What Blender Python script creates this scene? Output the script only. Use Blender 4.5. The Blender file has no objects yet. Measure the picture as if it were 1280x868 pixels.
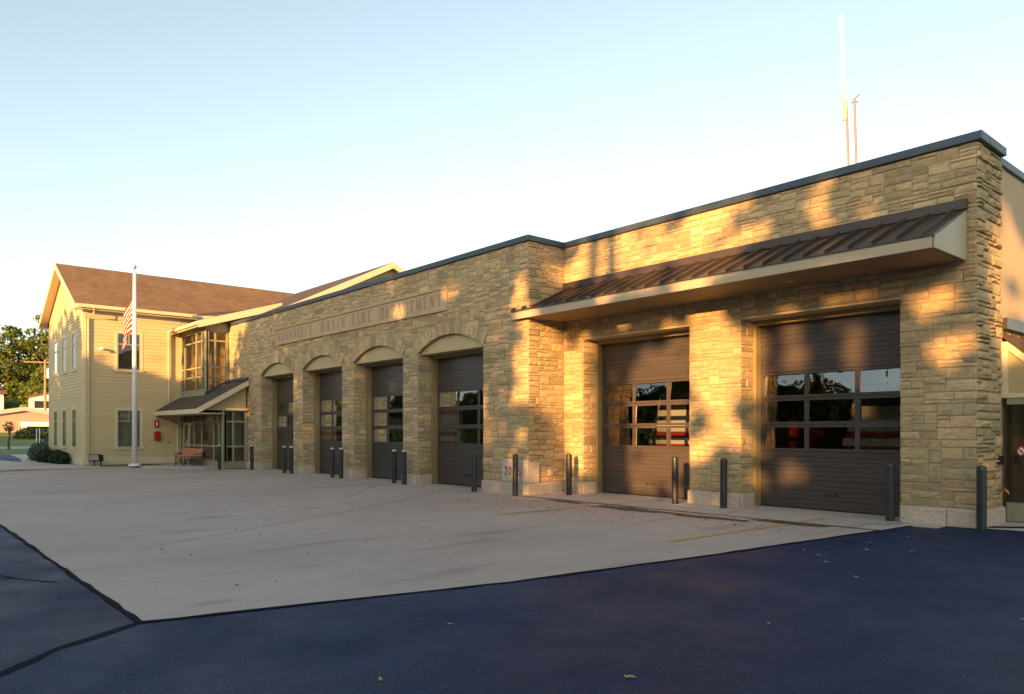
import bpy, bmesh, math, random
import numpy as np
from mathutils import Vector, Matrix
random.seed(7)
RNG = np.random.default_rng(11)
S = bpy.context.scene
COL = S.collection
PI = math.pi

# ------------------------------------------------------------------ light direction
SUN_AZ, SUN_EL = math.radians(24), math.radians(9)
TO_SUN = Vector((math.sin(SUN_AZ) * math.cos(SUN_EL), -math.cos(SUN_AZ) * math.cos(SUN_EL), math.sin(SUN_EL)))

# ------------------------------------------------------------------ helpers
def tag(o, label=None, cat=None, group=None, kind=None):
    if label: o['label'] = label
    if cat: o['category'] = cat
    if group: o['group'] = group
    if kind: o['kind'] = kind
    return o

def empty(name, loc, label, cat, group=None, rz=0):
    o = bpy.data.objects.new(name, None)
    COL.objects.link(o)
    o.location = loc
    o.rotation_euler = (0, 0, rz)
    o.empty_display_size = .2
    return tag(o, label, cat, group)

def copy_tree(o, parent=None):
    c = o.copy()
    COL.objects.link(c)
    if parent: c.parent = parent
    for ch in list(o.children):
        copy_tree(ch, c)
    return c

class MB:
    def __init__(s):
        s.v = []; s.f = []; s.mi = []
    def face(s, pts, m=0):
        b = len(s.v)
        s.v += [tuple(p) for p in pts]
        s.f.append(tuple(range(b, b + len(pts)))); s.mi.append(m)
    def hexa(s, p, m=0, skip=()):
        b = len(s.v)
        s.v += [tuple(q) for q in p]
        for i, q in enumerate(((0, 3, 2, 1), (4, 5, 6, 7), (0, 1, 5, 4), (1, 2, 6, 5), (2, 3, 7, 6), (3, 0, 4, 7))):
            if i in skip: continue
            s.f.append(tuple(b + k for k in q)); s.mi.append(m)
    def box(s, x0, x1, y0, y1, z0, z1, m=0):
        s.hexa([(x0, y0, z0), (x1, y0, z0), (x1, y1, z0), (x0, y1, z0), (x0, y0, z1), (x1, y0, z1), (x1, y1, z1), (x0, y1, z1)], m)
    def mbox(s, M, u0, u1, v0, v1, d0, d1, m=0):
        s.hexa([M(u0, v0, d0), M(u1, v0, d0), M(u1, v0, d1), M(u0, v0, d1), M(u0, v1, d0), M(u1, v1, d0), M(u1, v1, d1), M(u0, v1, d1)], m)
    def prism(s, pts0, pts1, m=0):
        n = len(pts0); b = len(s.v)
        s.v += [tuple(q) for q in pts0] + [tuple(q) for q in pts1]
        s.f.append(tuple(b + i for i in reversed(range(n)))); s.mi.append(m)
        s.f.append(tuple(b + n + i for i in range(n))); s.mi.append(m)
        for i in range(n):
            j = (i + 1) % n
            s.f.append((b + i, b + j, b + n + j, b + n + i)); s.mi.append(m)
    def tube(s, path, rad, n=8, m=0, cap=True):
        path = [Vector(p) for p in path]
        if not isinstance(rad, (list, tuple)): rad = [rad] * len(path)
        b = len(s.v)
        for i, p in enumerate(path):
            t = (path[min(i + 1, len(path) - 1)] - path[max(i - 1, 0)]).normalized()
            a = Vector((0, 0, 1)) if abs(t.z) < .9 else Vector((1, 0, 0))
            x = t.cross(a).normalized(); y = t.cross(x)
            for k in range(n):
                an = 2 * PI * k / n
                s.v.append(tuple(p + (x * math.cos(an) + y * math.sin(an)) * rad[i]))
        for i in range(len(path) - 1):
            for k in range(n):
                k2 = (k + 1) % n
                s.f.append((b + i * n + k, b + i * n + k2, b + (i + 1) * n + k2, b + (i + 1) * n + k)); s.mi.append(m)
        if cap:
            s.f.append(tuple(b + k for k in range(n))); s.mi.append(m)
            e = b + (len(path) - 1) * n
            s.f.append(tuple(e + k for k in reversed(range(n)))); s.mi.append(m)
    def lathe(s, cx, cy, prof, n=16, m=0):
        b = len(s.v)
        for r, z in prof:
            for k in range(n):
                a = 2 * PI * k / n
                s.v.append((cx + r * math.cos(a), cy + r * math.sin(a), z))
        for i in range(len(prof) - 1):
            for k in range(n):
                k2 = (k + 1) % n
                s.f.append((b + i * n + k, b + i * n + k2, b + (i + 1) * n + k2, b + (i + 1) * n + k)); s.mi.append(m)
    def build(s, name, mats, parent=None, smooth=False, kind=None, bevel=0, loc=None):
        me = bpy.data.meshes.new(name)
        me.from_pydata(s.v, [], s.f)
        if not isinstance(mats, (list, tuple)): mats = [mats]
        for m in mats: me.materials.append(m)
        if len(mats) > 1: me.polygons.foreach_set('material_index', s.mi)
        bm = bmesh.new(); bm.from_mesh(me)
        bmesh.ops.recalc_face_normals(bm, faces=bm.faces[:])
        bm.to_mesh(me); bm.free()
        if smooth: me.polygons.foreach_set('use_smooth', [True] * len(me.polygons))
        o = bpy.data.objects.new(name, me)
        COL.objects.link(o)
        if parent:
            o.parent = parent
        if loc: o.location = loc
        if bevel:
            bv = o.modifiers.new('bevel', 'BEVEL'); bv.width = bevel; bv.segments = 2; bv.limit_method = 'ANGLE'
        if kind: o['kind'] = kind
        return o

def front(Y, X0=0): return lambda u, v, d: (u, Y - d, v)
def plusx(X): return lambda u, v, d: (X + d, u, v)
def minusx(X): return lambda u, v, d: (X - d, u, v)

# ------------------------------------------------------------------ materials
def nodes(name):
    m = bpy.data.materials.new(name); m.use_nodes = True
    nt = m.node_tree
    return m, nt, nt.nodes, nt.links, nt.nodes['Principled BSDF']

def ramp(N, stops):
    r = N.new('ShaderNodeValToRGB')
    e = r.color_ramp.elements
    while len(e) < len(stops): e.new(.5)
    for i, (p, c) in enumerate(stops):
        e[i].position = p; e[i].color = (*c, 1)
    return r

def mixc(N, L, a, b, fac, mode='MIX'):
    x = N.new('ShaderNodeMix'); x.data_type = 'RGBA'; x.blend_type = mode
    for sock, val in ((x.inputs[0], fac), (x.inputs[6], a), (x.inputs[7], b)):
        if hasattr(val, 'is_linked'): L.new(val, sock)
        elif isinstance(val, (int, float)): sock.default_value = val
        else: sock.default_value = (*val, 1)
    return x.outputs[2]

def noise(N, L, co, scale, detail=4, rough=.6, vec=None):
    n = N.new('ShaderNodeTexNoise'); n.inputs['Scale'].default_value = scale
    n.inputs['Detail'].default_value = detail; n.inputs['Roughness'].default_value = rough
    if vec is not None:
        mp = N.new('ShaderNodeMapping'); mp.inputs['Scale'].default_value = vec
        L.new(co, mp.inputs[0]); co = mp.outputs[0]
    L.new(co, n.inputs['Vector'])
    return n.outputs['Fac']

def mat(name, col, rough=.6, var=.15, scale=3, bump=0, bscale=30, metal=0, spec=.5, streak=None):
    m, nt, N, L, B = nodes(name)
    tc = N.new('ShaderNodeTexCoord').outputs['Object']
    f = noise(N, L, tc, scale, 5, .65, streak)
    r = ramp(N, [(.3, tuple(c * (1 - var) for c in col)), (.7, tuple(min(1, c * (1 + var)) for c in col))])
    L.new(f, r.inputs[0]); L.new(r.outputs[0], B.inputs['Base Color'])
    B.inputs['Roughness'].default_value = rough; B.inputs['Metallic'].default_value = metal
    B.inputs['Specular IOR Level'].default_value = spec
    if bump:
        bp = N.new('ShaderNodeBump'); bp.inputs['Strength'].default_value = bump; bp.inputs['Distance'].default_value = .02
        L.new(noise(N, L, tc, bscale, 4), bp.inputs['Height']); L.new(bp.outputs[0], B.inputs['Normal'])
    return m

def stone_mat(name, stops, bump=.8, sc=9):
    m, nt, N, L, B = nodes(name)
    g = N.new('ShaderNodeNewGeometry')
    tc = N.new('ShaderNodeTexCoord').outputs['Object']
    r = ramp(N, stops); L.new(g.outputs['Random Per Island'], r.inputs[0])
    n1 = noise(N, L, tc, sc, 6, .7, (1, 1, 2.2))
    r1 = ramp(N, [(.3, (.66, .64, .6)), (.72, (1.22, 1.2, 1.16))]); L.new(n1, r1.inputs[0])
    c = mixc(N, L, r.outputs[0], r1.outputs[0], 1.0, 'MULTIPLY')
    n2 = noise(N, L, tc, .7, 4, .6)
    r2 = ramp(N, [(.35, (.86, .88, .86)), (.65, (1.1, 1.08, 1.04))]); L.new(n2, r2.inputs[0])
    c = mixc(N, L, c, r2.outputs[0], 1.0, 'MULTIPLY')
    L.new(c, B.inputs['Base Color'])
    B.inputs['Roughness'].default_value = .9; B.inputs['Specular IOR Level'].default_value = .3
    bp = N.new('ShaderNodeBump'); bp.inputs['Strength'].default_value = bump; bp.inputs['Distance'].default_value = .03
    L.new(noise(N, L, tc, 16, 6, .7, (1, 1, 1.6)), bp.inputs['Height']); L.new(bp.outputs[0], B.inputs['Normal'])
    return m

M = {}
M['stone'] = stone_mat('stone', [(0, (.32, .26, .15)), (.12, (.50, .395, .225)), (.3, (.40, .34, .205)), (.48, (.57, .44, .25)), (.62, (.46, .375, .21)), (.76, (.62, .475, .28)), (.88, (.56, .385, .22)), (1, (.34, .28, .175))])
M['mortar'] = mat('mortar', (.31, .25, .15), .95, .12, 5, .3, 60)
M['plinth'] = stone_mat('plinth', [(0, (.50, .43, .35)), (.5, (.57, .49, .41)), (1, (.54, .44, .37))], .35, 12)
M['sign_stone'] = mat('sign_stone', (.46, .345, .20), .85, .1, 1.2, .15, 50)
M['sign_letter'] = mat('sign_letter', (.29, .20, .12), .9, .05)
M['sign_red'] = mat('sign_red', (.24, .06, .04), .9, .05)
M['coping'] = mat('coping', (.055, .075, .095), .45, .1, 2, metal=.35)
M['stucco'] = mat('stucco', (.47, .36, .225), .9, .06, 1.5, .25, 90)
M['tan_paint'] = mat('tan_paint', (.46, .37, .19), .6, .06, 2)
M['cream'] = mat('cream', (.66, .56, .36), .55, .05, 3)
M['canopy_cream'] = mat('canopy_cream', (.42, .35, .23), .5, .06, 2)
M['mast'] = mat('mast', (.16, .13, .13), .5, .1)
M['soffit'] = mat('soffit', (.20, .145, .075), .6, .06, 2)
M['siding'] = mat('siding', (.58, .465, .24), .7, .05, .8, streak=(.4, .4, 3))
M['door_brown'] = mat('door_brown', (.064, .054, .048), .33, .2, 1.4, streak=(.3, 1, 4))
M['door_frame'] = mat('door_frame', (.25, .195, .085), .5, .05)
M['bronze_roof'] = mat('bronze_roof', (.062, .046, .038), .38, .15, 1.2, metal=.2)
M['dark_metal'] = mat('dark_metal', (.03, .033, .036), .45, .15, 6)
M['black'] = mat('black', (.012, .012, .013), .5, .1)
M['bollard'] = mat('bollard', (.022, .025, .028), .4, .25, 4, .08, 40)
M['bollard_cap'] = mat('bollard_cap', (.5, .48, .45), .6, .15, 20)
M['white'] = mat('white', (.8, .79, .76), .45, .03)
M['flag_white'] = mat('flag_white', (.42, .39, .38), .8, .04)
M['flag_red'] = mat('flag_red', (.30, .006, .016), .8, .08)
M['flag_blue'] = mat('flag_blue', (.03, .045, .16), .8, .08)
M['red'] = mat('red', (.45, .02, .02), .4, .08)
M['chrome'] = mat('chrome', (.7, .7, .7), .2, .02, metal=1)
M['mullion'] = mat('mullion', (.27, .27, .17), .5, .06)
M['brick_inside'] = mat('brick_inside', (.5, .38, .22), .9, .1)
M['wood'] = mat('wood', (.42, .17, .08), .6, .2, 6, streak=(1, 1, 8))
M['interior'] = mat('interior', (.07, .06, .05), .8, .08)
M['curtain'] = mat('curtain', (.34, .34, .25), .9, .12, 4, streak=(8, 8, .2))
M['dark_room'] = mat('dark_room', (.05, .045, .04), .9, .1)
M['steel'] = mat('steel', (.45, .43, .41), .4, .1, metal=.6)
M['brass'] = mat('brass', (.6, .36, .14), .35, .1, metal=.9)
M['bark'] = mat('bark', (.10, .075, .05), .95, .25, 8, .6, 20)

def shingle():
    m, nt, N, L, B = nodes('shingle')
    tc = N.new('ShaderNodeTexCoord').outputs['UV']
    br = N.new('ShaderNodeTexBrick')
    L.new(tc, br.inputs['Vector'])
    br.inputs['Color1'].default_value = (.185, .125, .072, 1); br.inputs['Color2'].default_value = (.25, .17, .10, 1)
    br.inputs['Mortar'].default_value = (.09, .055, .035, 1)
    br.inputs['Scale'].default_value = 1; br.inputs['Brick Width'].default_value = .3; br.inputs['Row Height'].default_value = .14
    br.inputs['Mortar Size'].default_value = .008; br.inputs['Bias'].default_value = -.1
    n = noise(N, L, tc, 40, 3); r = ramp(N, [(.3, (.75, .75, .75)), (.7, (1.25, 1.2, 1.15))]); L.new(n, r.inputs[0])
    n2 = noise(N, L, tc, .6, 3); r2 = ramp(N, [(.35, (.88, .88, .88)), (.65, (1.1, 1.1, 1.1))]); L.new(n2, r2.inputs[0])
    c = mixc(N, L, br.outputs[0], r.outputs[0], 1., 'MULTIPLY'); c = mixc(N, L, c, r2.outputs[0], 1., 'MULTIPLY')
    L.new(c, B.inputs['Base Color']); B.inputs['Roughness'].default_value = .95; B.inputs['Specular IOR Level'].default_value = .15
    bp = N.new('ShaderNodeBump'); bp.inputs['Strength'].default_value = .5; bp.inputs['Distance'].default_value = .01
    L.new(br.outputs['Fac'], bp.inputs['Height']); bp.invert = True; L.new(bp.outputs[0], B.inputs['Normal'])
    return m
M['shingle'] = shingle()
M['porch_shingle'] = mat('porch_shingle', (.05, .042, .038), .9, .25, 25, .4, 60)

def glass(name, tint=(.75, .78, .76), wob=.012, sc=1.3, boost=1.6):
    m, nt, N, L, B = nodes(name)
    N.remove(B)
    out = N['Material Output']
    tr = N.new('ShaderNodeBsdfTransparent'); tr.inputs[0].default_value = (*tint, 1)
    gl = N.new('ShaderNodeBsdfGlossy'); gl.inputs['Roughness'].default_value = .012; gl.inputs[0].default_value = (1, 1, 1, 1)
    tc = N.new('ShaderNodeTexCoord').outputs['Object']
    bp = N.new('ShaderNodeBump'); bp.inputs['Strength'].default_value = 1.0; bp.inputs['Distance'].default_value = wob
    L.new(noise(N, L, tc, sc, 2, .4), bp.inputs['Height']); L.new(bp.outputs[0], gl.inputs['Normal'])
    fr = N.new('ShaderNodeFresnel'); fr.inputs['IOR'].default_value = 1.55
    mm = N.new('ShaderNodeMath'); mm.operation = 'MULTIPLY_ADD'; mm.use_clamp = True
    mm.inputs[1].default_value = boost; mm.inputs[2].default_value = .06
    L.new(fr.outputs[0], mm.inputs[0])
    mx = N.new('ShaderNodeMixShader')
    L.new(mm.outputs[0], mx.inputs[0]); L.new(tr.outputs[0], mx.inputs[1]); L.new(gl.outputs[0], mx.inputs[2])
    L.new(mx.outputs[0], out.inputs[0])
    return m
M['glass'] = glass('glass', (.55, .57, .56), .02, 1.1, 1.8)
M['window_glass'] = glass('window_glass', (.6, .62, .58), .008, 1.2, .75)

def asphalt():
    m, nt, N, L, B = nodes('asphalt')
    tc = N.new('ShaderNodeTexCoord').outputs['Object']
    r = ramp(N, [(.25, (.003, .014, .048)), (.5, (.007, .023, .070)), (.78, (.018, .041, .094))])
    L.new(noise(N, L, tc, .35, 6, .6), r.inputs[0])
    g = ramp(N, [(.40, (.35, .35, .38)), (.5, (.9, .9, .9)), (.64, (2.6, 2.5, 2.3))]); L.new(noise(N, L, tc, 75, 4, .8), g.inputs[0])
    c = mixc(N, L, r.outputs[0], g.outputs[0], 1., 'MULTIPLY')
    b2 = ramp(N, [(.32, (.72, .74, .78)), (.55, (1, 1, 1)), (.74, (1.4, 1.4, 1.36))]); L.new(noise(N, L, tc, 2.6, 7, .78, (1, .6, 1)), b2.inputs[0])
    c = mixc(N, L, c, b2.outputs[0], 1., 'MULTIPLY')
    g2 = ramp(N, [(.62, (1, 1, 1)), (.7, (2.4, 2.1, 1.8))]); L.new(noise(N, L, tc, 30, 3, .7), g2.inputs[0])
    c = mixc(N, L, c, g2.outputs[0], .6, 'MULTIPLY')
    L.new(c, B.inputs['Base Color'])
    rr = ramp(N, [(.3, (.42, .42, .42)), (.7, (.72, .72, .72))]); L.new(noise(N, L, tc, .8, 5), rr.inputs[0]); L.new(rr.outputs[0], B.inputs['Roughness'])
    B.inputs['Specular IOR Level'].default_value = .2
    bp = N.new('ShaderNodeBump'); bp.inputs['Strength'].default_value = .9; bp.inputs['Distance'].default_value = .012
    L.new(noise(N, L, tc, 80, 4, .85), bp.inputs['Height']); L.new(bp.outputs[0], B.inputs['Normal'])
    return m
M['asphalt'] = asphalt()

def concrete(name, lo, hi, joints=None):
    m, nt, N, L, B = nodes(name)
    tc = N.new('ShaderNodeTexCoord').outputs['Object']
    r = ramp(N, [(.28, lo), (.72, hi)])
    L.new(noise(N, L, tc, .28, 7, .62, (1.0, .55, 1)), r.inputs[0])
    g = ramp(N, [(.38, (.78, .77, .76)), (.62, (1.17, 1.16, 1.15))]); L.new(noise(N, L, tc, 55, 4, .8), g.inputs[0])
    c = mixc(N, L, r.outputs[0], g.outputs[0], 1., 'MULTIPLY')
    # oil drips and tyre grime
    s = ramp(N, [(.56, (1, 1, 1)), (.75, (.62, .59, .56))]); L.new(noise(N, L, tc, .9, 5, .7, (1.6, .35, 1)), s.inputs[0])
    c = mixc(N, L, c, s.outputs[0], 1., 'MULTIPLY')
    s2 = ramp(N, [(.69, (1, 1, 1)), (.73, (.55, .52, .5))]); L.new(noise(N, L, tc, 7, 3, .6), s2.inputs[0])
    c = mixc(N, L, c, s2.outputs[0], .7, 'MULTIPLY')
    L.new(c, B.inputs['Base Color'])
    B.inputs['Roughness'].default_value = .75; B.inputs['Specular IOR Level'].default_value = .3
    bp = N.new('ShaderNodeBump'); bp.inputs['Strength'].default_value = .35; bp.inputs['Distance'].default_value = .004
    L.new(noise(N, L, tc, 90, 3, .7), bp.inputs['Height']); L.new(bp.outputs[0], B.inputs['Normal'])
    return m
M['apron'] = concrete('apron', (.36, .292, .252), (.49, .405, .352))
M['walk'] = concrete('walk', (.40, .36, .32), (.50, .46, .41))
M['seam'] = mat('seam', (.006, .008, .014), .9, .2, spec=.1)
M['joint'] = mat('joint', (.22, .185, .16), .9, .2, 5)
M['stain'] = mat('stain', (.075, .055, .04), .6, .3, 3)
M['yellow'] = None
def worn_paint(name, col, amount):
    m, nt, N, L, B = nodes(name)
    tc = N.new('ShaderNodeTexCoord').outputs['Object']
    B.inputs['Base Color'].default_value = (*col, 1); B.inputs['Roughness'].default_value = .7
    r = ramp(N, [(amount - .08, (0, 0, 0)), (amount + .12, (1, 1, 1))]); L.new(noise(N, L, tc, 9, 6, .75), r.inputs[0])
    L.new(r.outputs[0], B.inputs['Alpha'])
    return m
M['yellow'] = worn_paint('yellow', (.62, .36, .06), .42)
M['yellow_faint'] = worn_paint('yellow_faint', (.50, .38, .20), .55)
M['road_white'] = worn_paint('road_white', (.7, .75, .8), .4)
M['grass'] = mat('grass', (.075, .115, .028), .95, .4, 2.2, .8, 30)
M['lawn_far'] = mat('lawn_far', (.085, .14, .03), .95, .3, .5, .5, 8)
M['mulch'] = mat('mulch', (.03, .022, .018), .95, .4, 10, .9, 30)
M['road'] = mat('road', (.30, .28, .26), .9, .1, .4)

def leaf_mat(name, stops, transl=.35):
    m, nt, N, L, B = nodes(name)
    g = N.new('ShaderNodeNewGeometry')
    r = ramp(N, stops); L.new(g.outputs['Random Per Island'], r.inputs[0])
    L.new(r.outputs[0], B.inputs['Base Color']); B.inputs['Roughness'].default_value = .6; B.inputs['Specular IOR Level'].default_value = .25
    t = N.new('ShaderNodeBsdfTranslucent'); L.new(r.outputs[0], t.inputs[0])
    mx = N.new('ShaderNodeMixShader'); mx.inputs[0].default_value = transl
    L.new(B.outputs[0], mx.inputs[1]); L.new(t.outputs[0], mx.inputs[2]); L.new(mx.outputs[0], N['Material Output'].inputs[0])
    return m
M['leaf'] = leaf_mat('leaf', [(0, (.028, .05, .012)), (.5, (.06, .085, .018)), (1, (.11, .12, .028))])
M['leaf_far'] = leaf_mat('leaf_far', [(0, (.06, .11, .015)), (.5, (.13, .18, .03)), (1, (.23, .25, .05))], .5)
M['leaf_dark'] = leaf_mat('leaf_dark', [(0, (.015, .028, .012)), (1, (.04, .065, .02))], .2)
M['leaf_blue'] = leaf_mat('leaf_blue', [(0, (.05, .085, .07)), (1, (.13, .18, .15))], .2)
M['dry_leaf'] = leaf_mat('dry_leaf', [(0, (.35, .2, .06)), (.5, (.5, .33, .12)), (1, (.6, .5, .3))], .2)

# ------------------------------------------------------------------ ashlar stonework
def ashlar(W, H, rng, keep, c=.07):
    nx, ny = int(round(W / c)), int(round(H / c))
    cx, cy = W / nx, H / ny
    occ = [[not keep((i + .5) * cx, (j + .5) * cy) for i in range(nx)] for j in range(ny)]
    out = []
    for j in range(ny):
        i = 0
        while i < nx:
            if occ[j][i]: i += 1; continue
            hh = rng.choices((1, 2, 3), (.34, .48, .18))[0]
            ww = rng.randint(3, 7) if hh == 1 else rng.randint(3, 8) if hh == 2 else rng.randint(4, 8)
            w = 0
            while w < ww and i + w < nx and not occ[j][i + w]: w += 1
            k = 0
            while i + w + k < nx and not occ[j][i + w + k]: k += 1
            if k and k < 3 and w + k < 11: w += k
            h = 1
            while h < hh and j + h < ny and all(not occ[j + h][i + q] for q in range(w)): h += 1
            for a in range(h):
                for b in range(w): occ[j + a][i + b] = True
            out.append((i * cx, (i + w) * cx, j * cy, (j + h) * cy))
            i += w
    return out

def stone_block(mb, Mp, u0, u1, v0, v1, rng, g=.0065, rel=(.010, .028), base=-.004):
    ju = lambda: rng.uniform(-.006, .006)
    u0 += g + ju(); u1 -= g + ju(); v0 += g + ju() * .6; v1 -= g + ju() * .6
    r = rng.uniform(*rel); tu, tv = rng.uniform(-.012, .012), rng.uniform(-.010, .010)
    nx = max(2, min(5, int((u1 - u0) / .14) + 1)); ny = 2 if v1 - v0 < .22 else 3
    b = len(mb.v)
    ring = []
    for j in range(ny + 1):
        for i in range(nx + 1):
            fu, fv = i / nx, j / ny
            eu = min(.012, (u1 - u0) * .1); ev = min(.012, (v1 - v0) * .12)
            edge = i in (0, nx) or j in (0, ny)
            uu = u0 + eu + (u1 - u0 - 2 * eu) * fu; vv = v0 + ev + (v1 - v0 - 2 * ev) * fv
            d = (r * .62 if edge else r) + tu * (fu - .5) + tv * (fv - .5) + rng.uniform(-.006, .006)
            if not edge: uu += rng.uniform(-.02, .02); vv += rng.uniform(-.012, .012)
            mb.v.append(Mp(uu, vv, max(d, .006)))
    for j in range(ny):
        for i in range(nx):
            a = b + j * (nx + 1) + i
            mb.f.append((a, a + 1, a + nx + 2, a + nx + 1)); mb.mi.append(0)
    ring = [b + i for i in range(nx + 1)] + [b + j * (nx + 1) + nx for j in range(1, ny + 1)] + [b + ny * (nx + 1) + i for i in range(nx - 1, -1, -1)] + [b + j * (nx + 1) for j in range(ny - 1, 0, -1)]
    e = len(mb.v)
    for k in ring:
        j, i = divmod(k - b, nx + 1)
        mb.v.append(Mp(u0 + (u1 - u0) * i / nx, v0 + (v1 - v0) * j / ny, base))
    n = len(ring)
    for k in range(n):
        mb.f.append((ring[k], e + k, e + (k + 1) % n, ring[(k + 1) % n])); mb.mi.append(0)

# ------------------------------------------------------------------ fire station
Y0, Y1 = 13.1, 14.4
XL, XI, XR = -35.87, -14.55, -4.55
ZP, ZT = .32, 6.62
YE = 15.6
station = empty('fire_station', (-18, 13.1, 0), 'long stone fire station with six garage doors and carved name band', 'fire station')
def P(mb, name, mats, parent=station, **k):
    o = mb.build(name, mats, None, **k)
    if parent is not None:
        o.parent = parent
        o.matrix_parent_inverse = Matrix.Translation(-Vector(root_loc(parent)))
    return o
def root_loc(o):
    return o.location if o.parent is None else Vector((0, 0, 0))

LDOORS = [(-31.95, -28.70), (-27.85, -24.62), (-23.77, -20.54), (-19.70, -16.42)]
RDOORS = [(-13.85, -10.45), (-9.12, -5.78)]
SPR, RISE = 4.08, .46
def arch_z(x, a, b):
    h = (b - a) / 2; R = (h * h + RISE * RISE) / (2 * RISE); c = (a + b) / 2
    return SPR + RISE - R + math.sqrt(max(0, R * R - (x - c) ** 2))
SIGN = (-30.3, -18.1, 5.26, 5.94)
CORNER = (-15.55, XI, ZP, .92)
stones, mort = MB(), MB()
rs = random.Random(5)
def keepL(u, v):
    x, z = XL + u, ZP + v
    for a, b in LDOORS:
        if a < x < b and z < arch_z(x, a, b) + .17: return False
        c = (a + b) / 2; h = (b - a) / 2; R = (h * h + RISE * RISE) / (2 * RISE)
        d = math.hypot(x - c, z - (SPR + RISE - R))
        if z > SPR and abs(x - c) < h + .15 and R - .1 < d < R + .2: return False
    if SIGN[0] < x < SIGN[1] and SIGN[2] < z < SIGN[3]: return False
    if x > CORNER[0] and z < CORNER[3]: return False
    return True
for r in ashlar(XI - XL, ZT - ZP, rs, keepL): stone_block(stones, front(Y0), XL + r[0], XL + r[1], ZP + r[2], ZP + r[3], rs)
# voussoirs over the arched openings
for a, b in LDOORS:
    c = (a + b) / 2; h = (b - a) / 2; R = (h * h + RISE * RISE) / (2 * RISE); zc = SPR + RISE - R
    th = math.asin(h / R); n = 19
    for k in range(n):
        t0 = -th + 2 * th * k / n; t1 = -th + 2 * th * (k + 1) / n
        Q = lambda t, rr, d: (c + math.sin(t) * rr, Y0 - d, zc + math.cos(t) * rr)
        ro = R + rs.uniform(.34, .42); d = rs.uniform(.032, .045); e = .003
        stones.hexa([Q(t0 + e, R, -.004), Q(t1 - e, R, -.004), Q(t1 - e, R, d), Q(t0 + e, R, d), Q(t0 + e, ro, -.004), Q(t1 - e, ro, -.004), Q(t1 - e, ro, d * .8), Q(t0 + e, ro, d * .8)])
for r in ashlar(Y1 - Y0, ZT - ZP, rs, lambda u, v: not (u < .35 and v < .6)): stone_block(stones, plusx(XI), Y0 + r[0], Y0 + r[1], ZP + r[2], ZP + r[3], rs)
def keepR(u, v):
    x, z = XI + u, ZP + v
    for a, b in RDOORS:
        if a < x < b and z < 4.14: return False
    return True
for r in ashlar(XR - XI, ZT - ZP, rs, keepR): stone_block(stones, front(Y1), XI + r[0], XI + r[1], ZP + r[2], ZP + r[3], rs)
for r in ashlar(YE - Y1, ZT - ZP, rs, lambda u, v: True): stone_block(stones, plusx(XR), Y1 + r[0], Y1 + r[1], ZP + r[2], ZP + r[3], rs, rel=(.02, .075))
JD = .5
def jambs(Y, a, b, top):
    for r in ashlar(JD, top - ZP, rs, lambda u, v: True):
        stone_block(stones, plusx(a), Y + r[0], Y + r[1], ZP + r[2], ZP + r[3], rs, rel=(.008, .03))
        stone_block(stones, minusx(b), Y + r[0], Y + r[1], ZP + r[2], ZP + r[3], rs, rel=(.008, .03))
for a, b in LDOORS: jambs(Y0, a, b, SPR)
for a, b in RDOORS: jambs(Y1, a, b, 4.1)
P(stones, 'stone_face', M['stone'])
# mortar backing wall with the openings cut out
def backing(Y, x0, x1, doors, topf, depth=.55):
    xs = x0
    for a, b in doors:
        mort.box(xs, a, Y, Y + depth, 0, ZT); xs = b
        n = 16
        for k in range(n):
            p, q = a + (b - a) * k / n, a + (b - a) * (k + 1) / n
            zp, zq = topf(p, a, b), topf(q, a, b)
            mort.hexa([(p, Y, zp), (q, Y, zq), (q, Y + depth, zq), (p, Y + depth, zp), (p, Y, ZT), (q, Y, ZT), (q, Y + depth, ZT), (p, Y + depth, ZT)], skip=(3, 5))
    mort.box(xs, x1, Y, Y + depth, 0, ZT)
backing(Y0, XL, XI - .01, LDOORS, arch_z)
backing(Y1, XI - .5, XR - .01, RDOORS, lambda x, a, b: 4.14)
mort.box(XI - .5, XI - .002, Y0 + .56, Y1 - .002, 0, ZT)
mort.box(XR - .5, XR - .002, Y1 + .56, YE, 0, ZT)
mort.box(XL, XL + .3, Y0 + .56, Y0 + 2, 0, ZT)
P(mort, 'wall_core', M['mortar'])
# plinth course
def plinth_run(pl, Mp, u0, u1):
    u = u0
    while u < u1 - .01:
        w = min(rs.uniform(.55, .95), u1 - u)
        if u1 - u - w < .3: w = u1 - u
        ins = .004
        pl.hexa([Mp(u + ins, 0, -.01), Mp(u + w - ins, 0, -.01), Mp(u + w - ins, 0, .085), Mp(u + ins, 0, .085), Mp(u + ins, ZP, -.01), Mp(u + w - ins, ZP, -.01), Mp(u + w - ins, ZP - .025, .085), Mp(u + ins, ZP - .025, .085)])
        u += w
def plinth_pier(*runs):
    pl = MB()
    for r in runs: plinth_run(pl, *r)
    P(pl, 'plinth', M['plinth'], bevel=.012)
eL = [XL] + [q for d in LDOORS for q in d] + [XI + .085]
for k in range(0, len(eL), 2):
    r = [(front(Y0), eL[k], eL[k + 1])]
    if k: r.append((plusx(eL[k] - .03), Y0 + .002, Y0 + JD))
    if k < len(eL) - 2: r.append((minusx(eL[k + 1] + .03), Y0 + .002, Y0 + JD))
    else: r += [(plusx(XI), Y0 - .085, Y1 - .086), (front(Y1), XI + .086, RDOORS[0][0]), (minusx(RDOORS[0][0] + .03), Y1 + .002, Y1 + JD)]
    plinth_pier(*r)
plinth_pier((front(Y1), RDOORS[0][1], RDOORS[1][0]), (plusx(RDOORS[0][1] - .03), Y1 + .002, Y1 + JD), (minusx(RDOORS[1][0] + .03), Y1 + .002, Y1 + JD))
plinth_pier((front(Y1), RDOORS[1][1], XR + .085), (plusx(RDOORS[1][1] - .03), Y1 + .002, Y1 + JD), (plusx(XR), Y1 - .085, YE + .02))
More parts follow.
